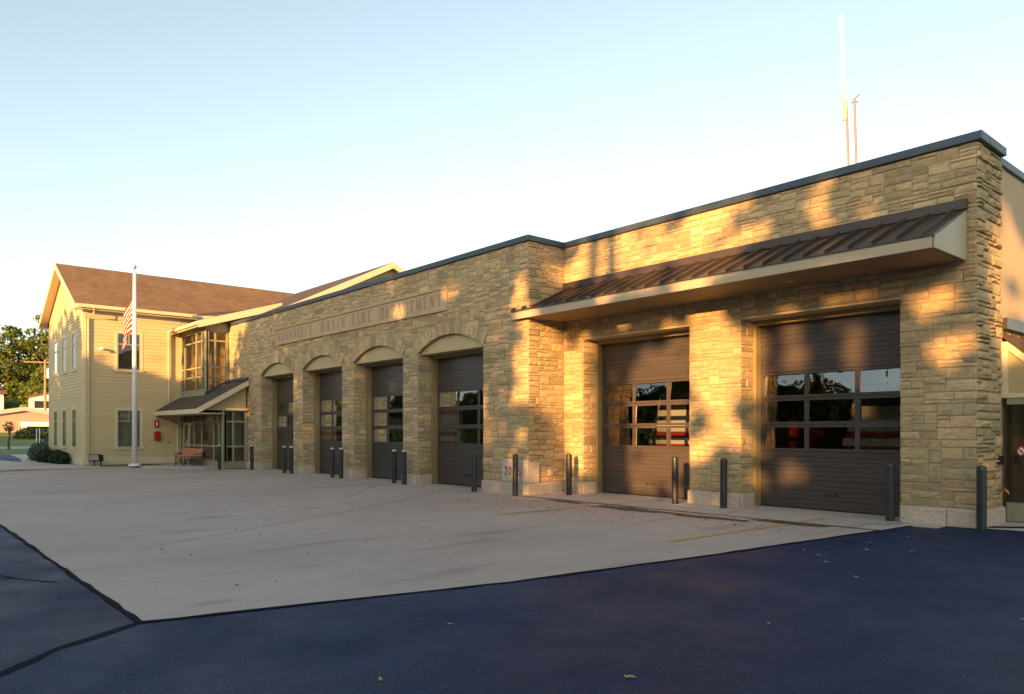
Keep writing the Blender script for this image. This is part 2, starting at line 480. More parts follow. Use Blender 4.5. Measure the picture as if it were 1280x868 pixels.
# metal coping along the parapet
cp = MB()
def cope(x0, x1, y0, y1, z0=ZT, z1=6.77): cp.box(x0, x1, y0, y1, z0, z1)
cope(XL - .05, XI + .07, Y0 - .075, Y0 + .35)
cope(XI - .35, XI + .07, Y0 + .352, Y1 - .078)
cope(XI - .35, XR + .1, Y1 - .075, Y1 + .35)
cope(XR - .35, XR + .1, Y1 + .352, YE + .02)
cope(XR - .4, XR + .0, YE + .022, 30, 6.52, 6.66)
P(cp, 'coping', M['coping'], bevel=.01)
rf = MB(); rf.box(XL + .3, XR - .4, Y1 + .4, 30, 6.15, 6.25); rf.box(XL + .3, XI - .4, Y0 + .4, Y1 + .398, 6.15, 6.25); P(rf, 'flat_roof', M['dark_metal'])
ew = MB(); ew.box(XR - .4, XR - .06, YE + .002, 29.9, 0, 6.52); P(ew, 'stucco_wall', M['stucco'])
# rear and far walls of the apparatus hall, and its lining
iw = MB()
iw.box(XL, XR - .45, 29.6, 29.9, 0, 6.1); iw.box(XL, XL + .2, Y0 + 2, 29.6, 0, 6.1)
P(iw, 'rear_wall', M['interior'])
fl = MB(); fl.box(XL + .25, XR - .45, Y0 + .8, 29.5, -.02, .012); P(fl, 'hall_floor', M['walk'])

# sign band with cut letters
def arc(cx, cy, rx, ry, a0, a1, n=7):
    return [(cx + rx * math.cos(math.radians(a0 + (a1 - a0) * i / n)), cy + ry * math.sin(math.radians(a0 + (a1 - a0) * i / n))) for i in range(n + 1)]
W_, T_ = .15, .075
GL = {
 'B': (.62, [('w', [(.1, 0), (.1, 1)]), ('t', [(.1, .52), (.35, .52)]), ('t', [(.1, .96), (.32, .96)]), ('t', [(.1, .04), (.32, .04)]), ('w', arc(.32, .74, .18, .22, 90, -90)), ('w', arc(.34, .28, .2, .24, 90, -90))]),
 'U': (.66, [('w', [(.1, 1), (.1, .28)]), ('w', arc(.32, .28, .22, .24, 180, 360)), ('t', [(.54, .28), (.54, 1)])]),
 'S': (.55, [('w', arc(.28, .74, .19, .22, 30, 270)), ('w', arc(.28, .27, .2, .24, 90, -150))]),
 'H': (.7, [('w', [(.1, 0), (.1, 1)]), ('w', [(.58, 0), (.58, 1)]), ('t', [(.1, .5), (.58, .5)])]),
 'N': (.7, [('t', [(.1, 0), (.1, 1)]), ('w', [(.1, 1), (.58, 0)]), ('t', [(.58, 0), (.58, 1)])]),
 'E': (.56, [('w', [(.1, 0), (.1, 1)]), ('t', [(.1, .96), (.48, .96)]), ('t', [(.1, .5), (.4, .5)]), ('t', [(.1, .04), (.5, .04)])]),
 'L': (.54, [('w', [(.1, 0), (.1, 1)]), ('t', [(.1, .04), (.5, .04)])]),
 'A': (.7, [('t', [(.06, 0), (.33, 1)]), ('w', [(.33, 1), (.62, 0)]), ('t', [(.17, .34), (.5, .34)])]),
 'I': (.24, [('w', [(.12, 0), (.12, 1)])]),
 'F': (.54, [('w', [(.1, 0), (.1, 1)]), ('t', [(.1, .96), (.48, .96)]), ('t', [(.1, .5), (.4, .5)])]),
 'R': (.64, [('w', [(.1, 0), (.1, 1)]), ('t', [(.1, .96), (.32, .96)]), ('t', [(.1, .48), (.32, .48)]), ('w', arc(.32, .72, .2, .24, 90, -90)), ('w', [(.3, .48), (.58, 0)])]),
 'D': (.68, [('w', [(.1, 0), (.1, 1)]), ('t', [(.1, .96), (.3, .96)]), ('t', [(.1, .04), (.3, .04)]), ('w', arc(.28, .5, .3, .46, 90, -90, 10))]),
 'P': (.6, [('w', [(.1, 0), (.1, 1)]), ('t', [(.1, .96), (.32, .96)]), ('t', [(.1, .46), (.32, .46)]), ('w', arc(.32, .71, .2, .25, 90, -90))]),
 'T': (.6, [('w', [(.3, 0), (.3, 1)]), ('t', [(.04, .96), (.56, .96)]), ('t', [(.05, .96), (.05, .82)]), ('t', [(.55, .96), (.55, .82)])]),
 'M': (.84, [('t', [(.1, 0), (.13, 1)]), ('w', [(.13, 1), (.41, .1)]), ('t', [(.41, .1), (.69, 1)]), ('w', [(.69, 1), (.74, 0)])]),
 '2': (.55, [('w', arc(.27, .72, .2, .24, 160, -40)), ('t', [(.42, .56), (.06, .06)]), ('w', [(.06, .05), (.5, .05)])]),
 '0': (.55, [('w', arc(.27, .5, .2, .46, 0, 360, 16))]),
 '5': (.55, [('t', [(.14, .96), (.46, .96)]), ('t', [(.14, .96), (.1, .52)]), ('w', arc(.24, .3, .22, .26, 120, -140))]),
}
SERIF = set('BHNELAIFRDPTMU')
def letters(Mp, text, u0, u1, v0, h, d0, d1, m, parent):
    tot = sum(GL[c][0] for c in text); gap = ((u1 - u0) / h - tot) / max(1, len(text) - 1) if len(text) > 1 else 0
    x = 0; i = 0
    for c in text:
        w, sts = GL[c]; mb = MB()
        for kind, pts in sts:
            t = (W_ if kind == 'w' else T_) / 2
            for (ax, ay), (bx, by) in zip(pts, pts[1:]):
                L_ = math.hypot(bx - ax, by - ay) or 1
                nx, ny = -(by - ay) / L_ * t, (bx - ax) / L_ * t
                dd = d1 + .0006 * (i % 5); i += 1
                q = [(ax + nx, ay + ny), (bx + nx, by + ny), (bx - nx, by - ny), (ax - nx, ay - ny)]
                mb.prism([Mp(u0 + (x + px) * h, v0 + py * h, d0) for px, py in q], [Mp(u0 + (x + px) * h, v0 + py * h, dd) for px, py in q])
            if c in SERIF and len(pts) == 2:
                for (px, py) in pts:
                    if py < .01 or py > .99:
                        s = .035 if py < .5 else -.035; dd = d1 + .004 + .0006 * (i % 5); i += 1
                        q = [(px - .13, py), (px + .13, py), (px + .13, py + s), (px - .13, py + s)]
                        mb.prism([Mp(u0 + (x + a) * h, v0 + b * h, d0) for a, b in q], [Mp(u0 + (x + a) * h, v0 + b * h, dd) for a, b in q])
        x += w + gap
        P(mb, 'letter' if c.isalpha() else 'digit', m, parent)
sg = MB()
F0 = front(Y0)
w5 = (SIGN[1] - SIGN[0]) / 5
for k in range(5): sg.mbox(F0, SIGN[0] + k * w5 + .004, SIGN[0] + (k + 1) * w5 - .004, SIGN[2] + .05, SIGN[3] - .05, -.02, .035)
sg.mbox(F0, SIGN[0] - .02, SIGN[1] + .02, SIGN[3] - .05, SIGN[3] + .01, -.02, .075); sg.mbox(F0, SIGN[0] - .02, SIGN[1] + .02, SIGN[2] - .01, SIGN[2] + .05, -.02, .075)
sg.mbox(F0, SIGN[0] - .02, SIGN[0] + .04, SIGN[2] + .052, SIGN[3] - .052, -.02, .07); sg.mbox(F0, SIGN[1] - .04, SIGN[1] + .02, SIGN[2] + .052, SIGN[3] - .052, -.02, .07)
signo = P(sg, 'name_band', M['sign_stone'])
for txt, a, b in (("BUSHNELLS", -30.08, -27.0), ("BASIN", -26.2, -24.35), ("FIRE", -23.8, -22.5), ("DEPARTMENT", -21.9, -18.4)):
    letters(F0, txt, a, b, 5.41, .37, .03, .039, M['sign_letter'], signo)
cs = MB()
cs.hexa([(CORNER[0], Y0 + .01, ZP), (XI + .055, Y0 + .01, ZP), (XI + .055, Y0 - .06, ZP), (CORNER[0], Y0 - .06, ZP), (CORNER[0], Y0 + .01, .92), (XI + .055, Y0 + .01, .92), (XI + .055, Y0 - .06, .92), (CORNER[0], Y0 - .06, .92)])
cs.box(XI - .004, XI + .055, Y0 + .012, Y0 + .34, ZP, .86)
cso = P(cs, 'cornerstone', M['plinth'])
letters(front(Y0 - .06), "2005", -15.45, -14.78, .5, .22, -.01, .004, M['sign_red'], cso)

# door recess trim, arch panels, doors
def garage_door(a, b, Y, top, arched):
    YF = Y + JD
    fr = MB()
    g = .012
    fr.box(a + .002, a + .07, YF + .002, YF + .2, 0, top); fr.box(b - .07, b - .002, YF + .002, YF + .2, 0, top); fr.box(a + .072, b - .072, YF + .002, YF + .2, top - .1, top)
    P(fr, 'door_frame', M['door_frame'])
    x0, x1, yd = a + .06, b - .06, YF + .21
    prof = []
    zz = .02
    sl = MB()
    def ribs(z0, z1):
        n = max(1, round((z1 - z0) / .1)); s = (z1 - z0) / n
        for k in range(n):
            p, q = z0 + k * s, z0 + (k + 1) * s
            sl.hexa([(x0, yd, p + .006), (x1, yd, p + .006), (x1, yd + .04, p), (x0, yd + .04, p), (x0, yd, q - .006), (x1, yd, q - .006), (x1, yd + .04, q), (x0, yd + .04, q)])
            sl.box(x0, x1, yd + .012, yd + .042, q - .006, q + .006)
    ribs(.02, .61); ribs(.63, 1.22); ribs(2.95, 3.52); ribs(3.54, top + .02)
    for z in (.62, 1.225, 3.53): sl.box(x0, x1, yd + .018, yd + .05, z - .012, z + .012)
    # glazed sections: stiles, rails
    cols = 3; st = .1; rows = [1.235, 1.807, 2.379, 2.95]
    cw = (x1 - x0) / cols
    for z in range(3):
        sl.box(x0, x1, yd - .004, yd + .04, rows[z] + .004, rows[z] + .062); sl.box(x0, x1, yd - .004, yd + .04, rows[z + 1] - .062, rows[z + 1] - .004)
        for c in range(cols + 1):
            w = st if 0 < c < cols else .09
            xc = x0 + c * cw; l = xc - w / 2 if c else x0; r = xc + w / 2 if c < cols else x1
            if c == cols: l = x1 - w
            if c == 0: r = x0 + w
            sl.box(l, r, yd - .002, yd + .038, rows[z] + .064, rows[z + 1] - .064)
    sl.box(x0, x1, yd + .005, yd + .035, 0, .022)
    d = P(sl, 'garage_door', M['door_brown'])
    gm = MB()
    for z in range(3):
        for c in range(cols):
            l = x0 + c * cw + .03; r = x0 + (c + 1) * cw - .03
            tilt = (.004, .012, .014 if arched else .045)[z] + rs.uniform(-.004, .004); yaw = rs.uniform(-.006, .006)
            gm.face([(l, yd + .022 - tilt / 2 - yaw, rows[z] + .03), (r, yd + .022 - tilt / 2 + yaw, rows[z] + .03), (r, yd + .022 + tilt / 2 + yaw, rows[z + 1] - .03), (l, yd + .022 + tilt / 2 - yaw, rows[z + 1] - .03)])
    P(gm, 'window_glass', M['glass'], d)
    hm = MB(); xm = (x0 + x1) / 2
    hm.tube([(xm - .1, yd - .03, .34), (xm + .1, yd - .03, .34)], .012, 6); hm.box(xm - .12, xm - .09, yd - .035, yd, .31, .37); hm.box(xm + .09, xm + .12, yd - .035, yd, .31, .37)
    P(hm, 'handle', M['dark_metal'], d)
    bs = MB(); bs.box(x0, x1, yd - .012, yd + .004, .002, .045); P(bs, 'bottom_seal', M['black'], d)
    if arched:
        n = 20; c0 = [(a + .01 + (b - a - .02) * k / n) for k in range(n + 1)]
        tp = MB()
        poly = [(x, arch_z(x, a, b) - .004) for x in c0]
        poly = [(c0[0], SPR - .03), (c0[-1], SPR - .03)] + poly[::-1]
        tp.prism([(x, Y + .1, z) for x, z in poly], [(x, Y + JD, z) for x, z in poly])
        P(tp, 'arch_panel', M['tan_paint'])
    else:
        tp = MB(); tp.box(a + .002, b - .002, Y + .03, Y + JD, 4.09, 4.138); P(tp, 'head_panel', M['tan_paint'])
    # solid wall above the leaf inside
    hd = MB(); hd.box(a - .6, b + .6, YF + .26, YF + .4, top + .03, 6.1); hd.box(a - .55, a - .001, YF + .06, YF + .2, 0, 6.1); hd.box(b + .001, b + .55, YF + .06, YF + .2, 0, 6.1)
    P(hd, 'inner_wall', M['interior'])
for a, b in LDOORS: garage_door(a, b, Y0, 4.06, True)
for a, b in RDOORS: garage_door(a, b, Y1, 4.088, False)

# standing seam canopy over the two right doors
CY, CZ = 12.93, 4.6
cn = MB()
def roofz(y): return 4.80 + (y - CY) * (5.49 - 4.80) / (Y1 - CY)
def sheet(pts, t=.025): cn.prism(pts, [(x, y, z + t) for x, y, z in pts])
sheet([(-15.02, CY - .04, roofz(CY - .04)), (-4.68, CY - .04, roofz(CY - .04)), (-4.68, Y1 - .06, roofz(Y1 - .06)), (-14.48, Y1 - .06, roofz(Y1 - .06)), (-14.48, Y0 - .07, roofz(Y0 - .07)), (-15.02, Y0 - .07, roofz(Y0 - .07))])
x = -14.98
while x < -4.66:
    y1 = Y1 - .08 if x > -14.45 else Y0 - .08
    cn.hexa([(x - .014, CY - .05, roofz(CY - .05)), (x + .014, CY - .05, roofz(CY - .05)), (x + .014, y1, roofz(y1)), (x - .014, y1, roofz(y1)), (x - .014, CY - .05, roofz(CY - .05) + .095), (x + .014, CY - .05, roofz(CY - .05) + .095), (x + .014, y1, roofz(y1) + .095), (x - .014, y1, roofz(y1) + .095)])
    x += .405
cno = P(cn, 'canopy', M['bronze_roof'])
fb = MB(); fb.box(-14.46, -4.66, Y1 - .14, Y1 - .062, 5.47, 5.645); P(fb, 'flashing', M['bronze_roof'], cno)
fa = MB()
fa.box(-15.0, -4.72, CY - .02, CY + .02, CZ - .005, 4.79)
fa.prism([(-4.715, CY + .022, CZ - .005), (-4.715, Y1 - .062, CZ - .005), (-4.715, Y1 - .062, roofz(Y1 - .062) - .01), (-4.715, CY + .022, 4.79)], [(-4.685, CY + .022, CZ - .005), (-4.685, Y1 - .062, CZ - .005), (-4.685, Y1 - .062, roofz(Y1 - .062) - .01), (-4.685, CY + .022, 4.79)])
fa.box(-14.998, -14.97, CY + .022, Y0 - .075, CZ - .005, 4.79)
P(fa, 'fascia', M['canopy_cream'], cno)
so = MB()
so.box(-14.96, -14.49, CY + .022, Y0 - .075, CZ, CZ + .03)
x = -14.485
while x < -4.75:
    e = min(x + 1.215, -4.72); so.box(x + .006, e - .006, CY + .022, Y1 - .07, CZ, CZ + .03); x += 1.215
so.box(-14.48, -4.72, CY + .03, Y1 - .07, CZ + .032, CZ + .05)
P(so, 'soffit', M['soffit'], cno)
for x in (-12.2, -7.6):
    dl = MB(); dl.lathe(x, 13.7, [(.09, CZ - .002), (.09, CZ - .012), (.07, CZ - .016), (0, CZ - .01)], 14)
    P(dl, 'downlight', M['steel'], cno)

# porch on the east side
po = MB()
YP = 15.82
zr = lambda x: 3.44 - (x + 4.6) * .93
po.prism([(-4.6, YP, 3.40), (-4.6, YP + 4, 3.40), (-2.4, YP + 4, zr(-2.4) - .04), (-2.4, YP, zr(-2.4) - .04)], [(-4.6, YP, 3.47), (-4.6, YP + 4, 3.47), (-2.4, YP + 4, zr(-2.4) + .03), (-2.4, YP, zr(-2.4) + .03)])
for k in range(6):
    y = YP + .03 + k * .55
    po.hexa([(-4.6, y, 3.47), (-4.6, y + .03, 3.47), (-2.4, y + .03, zr(-2.4) + .03), (-2.4, y, zr(-2.4) + .03), (-4.6, y, 3.53), (-4.6, y + .03, 3.53), (-2.4, y + .03, zr(-2.4) + .09), (-2.4, y, zr(-2.4) + .09)])
po.box(-4.6, -4.5, YP, YP + 4, 3.54, 3.74)
poo = P(po, 'side_porch', M['bronze_roof'])
pc = MB()
pc.prism([(-4.6, YP + .06, 2.36), (-2.75, YP + .06, 2.36), (-4.6, YP + .06, 3.28)], [(-4.6, YP + .1, 2.36), (-2.75, YP + .1, 2.36), (-4.6, YP + .1, 3.28)])
P(pc, 'gable_panel', M['tan_paint'], poo)
pt = MB()
pt.box(-4.6, -2.6, YP + .0, YP + .14, 2.27, 2.355); pt.box(-4.6, -4.5, YP + .02, YP + .055, 2.357, 3.3)
pt.hexa([(-4.49, YP + .02, zr(-4.49) - .2), (-2.4, YP + .02, zr(-2.4) - .2), (-2.4, YP + .058, zr(-2.4) - .2), (-4.49, YP + .058, zr(-4.49) - .2), (-4.49, YP + .02, zr(-4.49) - .05), (-2.4, YP + .02, zr(-2.4) - .05), (-2.4, YP + .058, zr(-2.4) - .05), (-4.49, YP + .058, zr(-4.49) - .05)])
P(pt, 'trim', M['cream'], poo)
pd = MB()
for x in (-3.95, -2.66): pd.box(x, x + .07, YP + .02, YP + .12, 0, 2.268)
pd.box(-4.52, -2.66, YP + .03, YP + .11, .02, .36); pd.box(-4.52, -2.66, YP + .03, YP + .11, 2.15, 2.266)
P(pd, 'door_frame', M['mullion'], poo)
pg = MB(); pg.face([(-4.55, YP + .07, .34), (-2.64, YP + .07, .34), (-2.64, YP + .07, 2.18), (-4.55, YP + .07, 2.18)]); P(pg, 'door_glass', M['window_glass'], poo)
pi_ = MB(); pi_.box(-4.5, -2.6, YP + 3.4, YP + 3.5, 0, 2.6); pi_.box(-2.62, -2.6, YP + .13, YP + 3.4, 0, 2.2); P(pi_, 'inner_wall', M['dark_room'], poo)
sn = MB()
Sg = front(YP + .062)
ring = [( -4.30 + .07 * math.cos(t), 1.30 + .09 * math.sin(t)) for t in [2 * PI * k / 20 for k in range(20)]]
sn.prism([Sg(u, v, 0) for u, v in ring], [Sg(u, v, .004) for u, v in ring], 0)
for k in range(20):
    (u0, v0), (u1, v1) = ring[k], ring[(k + 1) % 20]
    iu = lambda u: -4.30 + (u + 4.30) * .72; iv = lambda v: 1.30 + (v - 1.30) * .72
    sn.face([Sg(u0, v0, .006), Sg(u1, v1, .006), Sg(iu(u1), iv(v1), .006), Sg(iu(u0), iv(v0), .006)], 1)
sn.face([Sg(-4.35, 1.36, .007), Sg(-4.335, 1.375, .007), Sg(-4.25, 1.24, .007), Sg(-4.265, 1.225, .007)], 1)
sn.mbox(Sg, -4.325, -4.275, 1.285, 1.31, .005, .0065, 2)
P(sn, 'door_sticker', [M['white'], M['red'], M['black']], poo)
kb = MB(); kb.mbox(plusx(XR), 15.40, 15.52, 1.06, 1.22, .02, .085); P(kb, 'key_box', M['black'], bevel=.01)
hb = MB()
hb.tube([(XR + .0, 15.5, .6), (XR + .13, 15.5, .6), (XR + .155, 15.5, .57), (XR + .16, 15.5, .53)], .014, 8); hb.tube([(XR + .11, 15.5, .61), (XR + .11, 15.5, .65)], .01, 6); hb.tube([(XR + .11, 15.465, .65), (XR + .11, 15.535, .65)], .012, 6)
P(hb, 'hose_tap', M['brass'])
ob = MB(); ob.mbox(plusx(XI), 13.86, 13.98, .5, .63, .03, .09); ob.mbox(plusx(XI), 13.88, 13.96, .52, .61, .088, .1); P(ob, 'outlet_box', M['steel'], bevel=.008)

# ------------------------------------------------------------------ antennas on the garage roof
def antenna(loc, label, whip):
    a = empty('radio_antenna', loc, label, 'antenna', 'radio antennas on the garage roof')
    m = MB(); m.tube([(0, 0, 0), (-.09, 0, 2.75)], .026, 8); m.box(-.1, .1, -.1, .1, 0, .03); m.build('mast', M['mast'], a)
    for z in (.9, 1.1):
        c = MB(); c.tube([(-.03, 0, z - .015), (-.03, 0, z + .015)], .05, 8); c.build('clamp', M['mast'], a)
    if whip:
        w = MB(); w.tube([(-.15, 0, 2.9), (-.18, 0, 3.9), (-.23, 0, 5.0)], [.036, .032, .026], 8); w.build('whip', M['white'], a, smooth=True)
        b = MB(); b.box(-.17, -.075, -.05, .05, 2.52, 2.96); b.build('base_coil', M['cream'], a, bevel=.015)
        cb = MB(); cb.tube([(-.13, 0, 2.52), (-.2, 0, 2.35), (-.1, 0, 2.0), (-.04, 0, .8)], .012, 6); cb.build('cable', M['steel'], a)
    else:
        w = MB(); w.tube([(-.12, 0, 2.74), (.0, .05, 2.84)], .014, 6); w.tube([(-.13, -.05, 2.68), (-.05, .06, 2.7)], .014, 6); w.build('crossarm', M['mast'], a)
    return a
antenna((-7.93, 17, 6.25), 'tall white whip antenna on a thin mast above the stone parapet', True)
antenna((-7.79, 17.08, 6.25), 'bare thin grey mast right beside the white whip antenna', False).scale = (1, 1, 1.08)

# ------------------------------------------------------------------ fire engines behind the door glass
def fire_engine():
    t = empty('fire_engine', (0, 0, 0), 'x', 'fire engine', 'fire engines parked inside the garage')
    b = MB(); b.box(-1.22, 1.22, .1, 2.6, .45, 1.62); b.box(-1.24, 1.24, 2.7, 8.2, .5, 2.9); b.build('body', M['red'], t, bevel=.06)
    c = MB()
    c.hexa([(-1.2, .14, 1.625), (1.2, .14, 1.625), (1.22, 2.6, 1.625), (-1.22, 2.6, 1.625), (-1.1, .4, 2.75), (1.1, .4, 2.75), (1.15, 2.6, 2.75), (-1.15, 2.6, 2.75)]); c.build('cab', M['white'], t, bevel=.08)
    w = MB(); w.face([(-1.08, .17, 1.72), (1.08, .17, 1.72), (1.0, .36, 2.6), (-1.0, .36, 2.6)]); w.build('windshield', M['black'], t)
    s = MB(); s.box(-1.225, 1.225, .07, .098, 1.3, 1.48); s.build('stripe', M['white'], t)
    p = MB(); p.box(-1.25, 1.25, -.25, .08, .42, .78); p.build('bumper', M['chrome'], t, bevel=.04)
    g = MB(); g.box(-.5, .5, .03, .08, .85, 1.25); g.build('grille', M['chrome'], t)
    for sx in (-1, 1):
        h = MB(); h.box(sx * .86 - .2, sx * .86 + .2, .04, .09, .9, 1.15); h.build('headlight', M['white'], t)
        mr = MB(); mr.tube([(sx * 1.15, .3, 2.2), (sx * 1.42, .05, 2.25)], .02, 6); mr.box(sx * 1.42 - .09, sx * 1.42 + .09, 0, .06, 1.9, 2.3); mr.build('mirror', M['chrome'], t)
        for y in (1.3, 6.3):
            wh = MB(); wh.tube([(sx * .9, y, .52), (sx * 1.23, y, .52)], .52, 18); wh.build('wheel', M['black'], t)
    l = MB(); l.box(-.8, .8, .9, 1.2, 2.76, 2.92); l.build('light_bar', M['red'], t, bevel=.03)
    return t
eng = fire_engine()
names = ['fire engine inside the leftmost arched garage door', 'fire engine inside the second arched door from the left', 'fire engine inside the third arched door from the left', 'red and white fire engine behind the rightmost arched door', 'red fire engine behind the sunlit door under the canopy', 'fire engine behind the shaded far right garage door']
for i, ((a, b), Y) in enumerate([(d, Y0) for d in LDOORS] + [(d, Y1) for d in RDOORS]):
    e = eng if i == 0 else copy_tree(eng)
    e.location = ((a + b) / 2 + (0, .1, -.1, .15, -.35, .1)[i], Y + 2.3 + (0, .5, .2, 0, .2, 1.2)[i], .012); e['label'] = names[i]

# ------------------------------------------------------------------ office building
GX0, GX1, GY = -47.8, -39.4, 7.7
office = empty('office_building', (-43.6, 12, 0), 'cream clapboard two storey gabled building with brown shingle roof', 'building')
def PO(mb, name, mats, parent=None, **k): return P(mb, name, mats, office if parent is None else parent, **k)

def siding(mb, Mp, u0, u1, v0, topf, holes, row=.16, lip=.022):
    v = v0
    while True:
        spans = [(u0, u1)]
        for (a, b, c, d) in holes:
            if c - .02 < v + row / 2 < d + .02:
                ns = []
                for p, q in spans:
                    if a > p: ns.append((p, min(a, q)))
                    if b < q: ns.append((max(b, p), q))
                spans = [s for s in ns if s[1] - s[0] > .005]
        any_ = False
        for p, q in spans:
            p2, q2 = topf(v + row, p, q)
            p1, q1 = topf(v, p, q)
            if q1 - p1 < .02: continue
            any_ = True
            if q2 - p2 < .01: p2 = q2 = (p1 + q1) / 2; q2 += .005
            mb.face([Mp(p1, v, lip), Mp(q1, v, lip), Mp(q2, v + row, .002), Mp(p2, v + row, .002)])
            mb.face([Mp(p1, v, 0), Mp(q1, v, 0), Mp(q1, v, lip), Mp(p1, v, lip)])
        v += row
        if v > 11 or (not any_ and v > v0 + 4): break

def window(Mp, u0, u1, v0, v1, split=.28, curtain=True, cas=.12, vm=False):
    fr = MB()
    fr.mbox(Mp, u0 - cas, u0, v0 - .02, v1 + .12, -.06, .026); fr.mbox(Mp, u1, u1 + cas, v0 - .02, v1 + .12, -.06, .026)
    fr.mbox(Mp, u0 - .002, u1 + .002, v1, v1 + .122, -.06, .025); fr.mbox(Mp, u0 - cas - .04, u1 + cas + .04, v0 - .1, v0 - .022, -.06, .07)
    w = PO(fr, 'window', M['cream'])
    sa = MB(); s = .045; zs = v1 - (v1 - v0) * split
    sa.mbox(Mp, u0 + .002, u0 + s, v0 - .02, v1 - .002, -.055, .012); sa.mbox(Mp, u1 - s, u1 - .002, v0 - .02, v1 - .002, -.055, .012)
    sa.mbox(Mp, u0 + s, u1 - s, v0 - .02, v0 + s, -.054, .011); sa.mbox(Mp, u0 + s, u1 - s, v1 - s, v1 - .002, -.054, .011); sa.mbox(Mp, u0 + s, u1 - s, zs - .035, zs + .035, -.05, .014)
    if vm: c = (u0 + u1) / 2; sa.mbox(Mp, c - .03, c + .03, zs + .036, v1 - s, -.05, .013)
    P(sa, 'sash', M['mullion'], w)
    g = MB(); g.face([Mp(u0 + .02, v0, .004), Mp(u1 - .02, v0, .004), Mp(u1 - .02, v1 - .02, .004), Mp(u0 + .02, v1 - .02, .004)]); P(g, 'pane', M['window_glass'], w)
    bk = MB(); bk.face([Mp(u0 - .02, v0 - .03, -.05), Mp(u1 + .02, v0 - .03, -.05), Mp(u1 + .02, v1 + .03, -.05), Mp(u0 - .02, v1 + .03, -.05)])
    P(bk, 'curtain' if curtain else 'dark_backing', M['curtain'] if curtain else M['dark_room'], w)  # without a curtain, a dark sheet stands in for the unlit room behind
    return (u0 - .06, u1 + .06, v0 - .06, v1 + .06)

LW = plusx(GX1)
hl = []
hl.append(window(LW, 9.14, 10.14, 4.62, 6.36, .3, False, vm=True))
hl.append(window(LW, 9.14, 10.14, .92, 2.68, .3, True, vm=True))
GW = front(GY)
hg = []
for xc in (-45.95, -43.65, -41.3):
    hg.append(window(GW, xc - .45, xc + .45, 4.66, 6.38, .3, False, .1)); hg.append(window(GW, xc - .45, xc + .45, .92, 2.74, .3, True, .1))
sd = MB()
siding(sd, LW, GY + .1, 12.05, .42, lambda v, p, q: (p, q) if v < 7.35 else (p, p), hl)
RX, RZ, SL = -43.6, 10.12, .553
def gable_span(v, p, q):
    if v < 7.2: return p, q
    w = max(0, (RZ - .12 - v) / SL)
    return max(p, RX - w), min(q, RX + w)
siding(sd, LW, 12.05, 14.9, 6.0, lambda v, p, q: (p, q) if v < 7.35 else (p, p), [])
siding(sd, GW, GX0 + .1, GX1 - .1, .42, gable_span, hg)
# second gable end above the garage roof, and the wall strips beside it
MX, MY, MZ, MS = -33.0, 20.2, 10.2, .5
def gable2(v, p, q):
    w = max(0, (MZ - .15 - v) / MS); return max(p, MY - w), min(q, MY + w)
siding(sd, plusx(MX), 14.9, 25.4, 6.0, gable2, [])
siding(sd, front(14.9), -39.3, MX, 6.0, lambda v, p, q: (p, q) if v < 7.4 else (p, p), [])
PO(sd, 'clapboard_wall', M['siding'])
core = MB()
def holes_wall(Mp, u0, u1, v0, v1, holes):
    us = sorted({u0, u1} | {h[0] for h in holes} | {h[1] for h in holes}); vs = sorted({v0, v1} | {h[2] for h in holes} | {h[3] for h in holes})
    for a, b in zip(us, us[1:]):
        for c, d in zip(vs, vs[1:]):
            if any(h[0] <= a and b <= h[1] and h[2] <= c and d <= h[3] for h in holes): continue
            core.face([Mp(a, c, -.001), Mp(b, c, -.001), Mp(b, d, -.001), Mp(a, d, -.001)])
holes_wall(LW, GY, 12.05, 0, 7.4, hl); holes_wall(GW, GX0, GX1, 0, 7.3, hg)
core.face([GW(GX0, 7.3, -.001), GW(GX1, 7.3, -.001), GW(RX, RZ - .2, -.001)])
core.face([(GX0, GY, 0), (GX0, 26, 0), (GX0, 26, 7.3), (GX0, GY, 7.3)]); core.face([(GX0, 26, 0), (MX, 26, 0), (MX, 26, 7.3), (GX0, 26, 7.3)])
core.face([(MX - .002, 14.9, 0), (MX - .002, 25.5, 0), (MX - .002, 25.5, 7.3), (MX - .002, MY, MZ - .2), (MX - .002, 14.9, 7.3)])
core.face([(GX1, 14.902, 0), (MX, 14.902, 0), (MX, 14.902, 7.4), (GX1, 14.902, 7.4)])
PO(core, 'wall_core', M['siding'])
tr = MB()
# corner boards, frieze, water table
tr.mbox(LW, GY - .02, GY + .12, .1, 7.3, .0, .035); tr.mbox(GW, GX1 - .12, GX1 + .034, .1, 7.3, .0, .022); tr.mbox(GW, GX0 - .02, GX0 + .12, .1, 7.3, .0, .03)
tr.mbox(LW, GY + .121, 12.04, 7.08, 7.3, 0, .033); tr.mbox(LW, GY + .121, 12.04, .1, .42, -.01, .03); tr.mbox(GW, GX0 + .121, GX1 - .121, .1, .42, -.01, .03)
tr.mbox(LW, 11.9, 12.045, .43, 2.4, .0, .034)
PO(tr, 'trim', M['cream'])
fd = MB(); fd.box(GX0 + .02, GX1 - .02, GY + .02, 12.0, 0, .1); PO(fd, 'foundation', M['walk'])
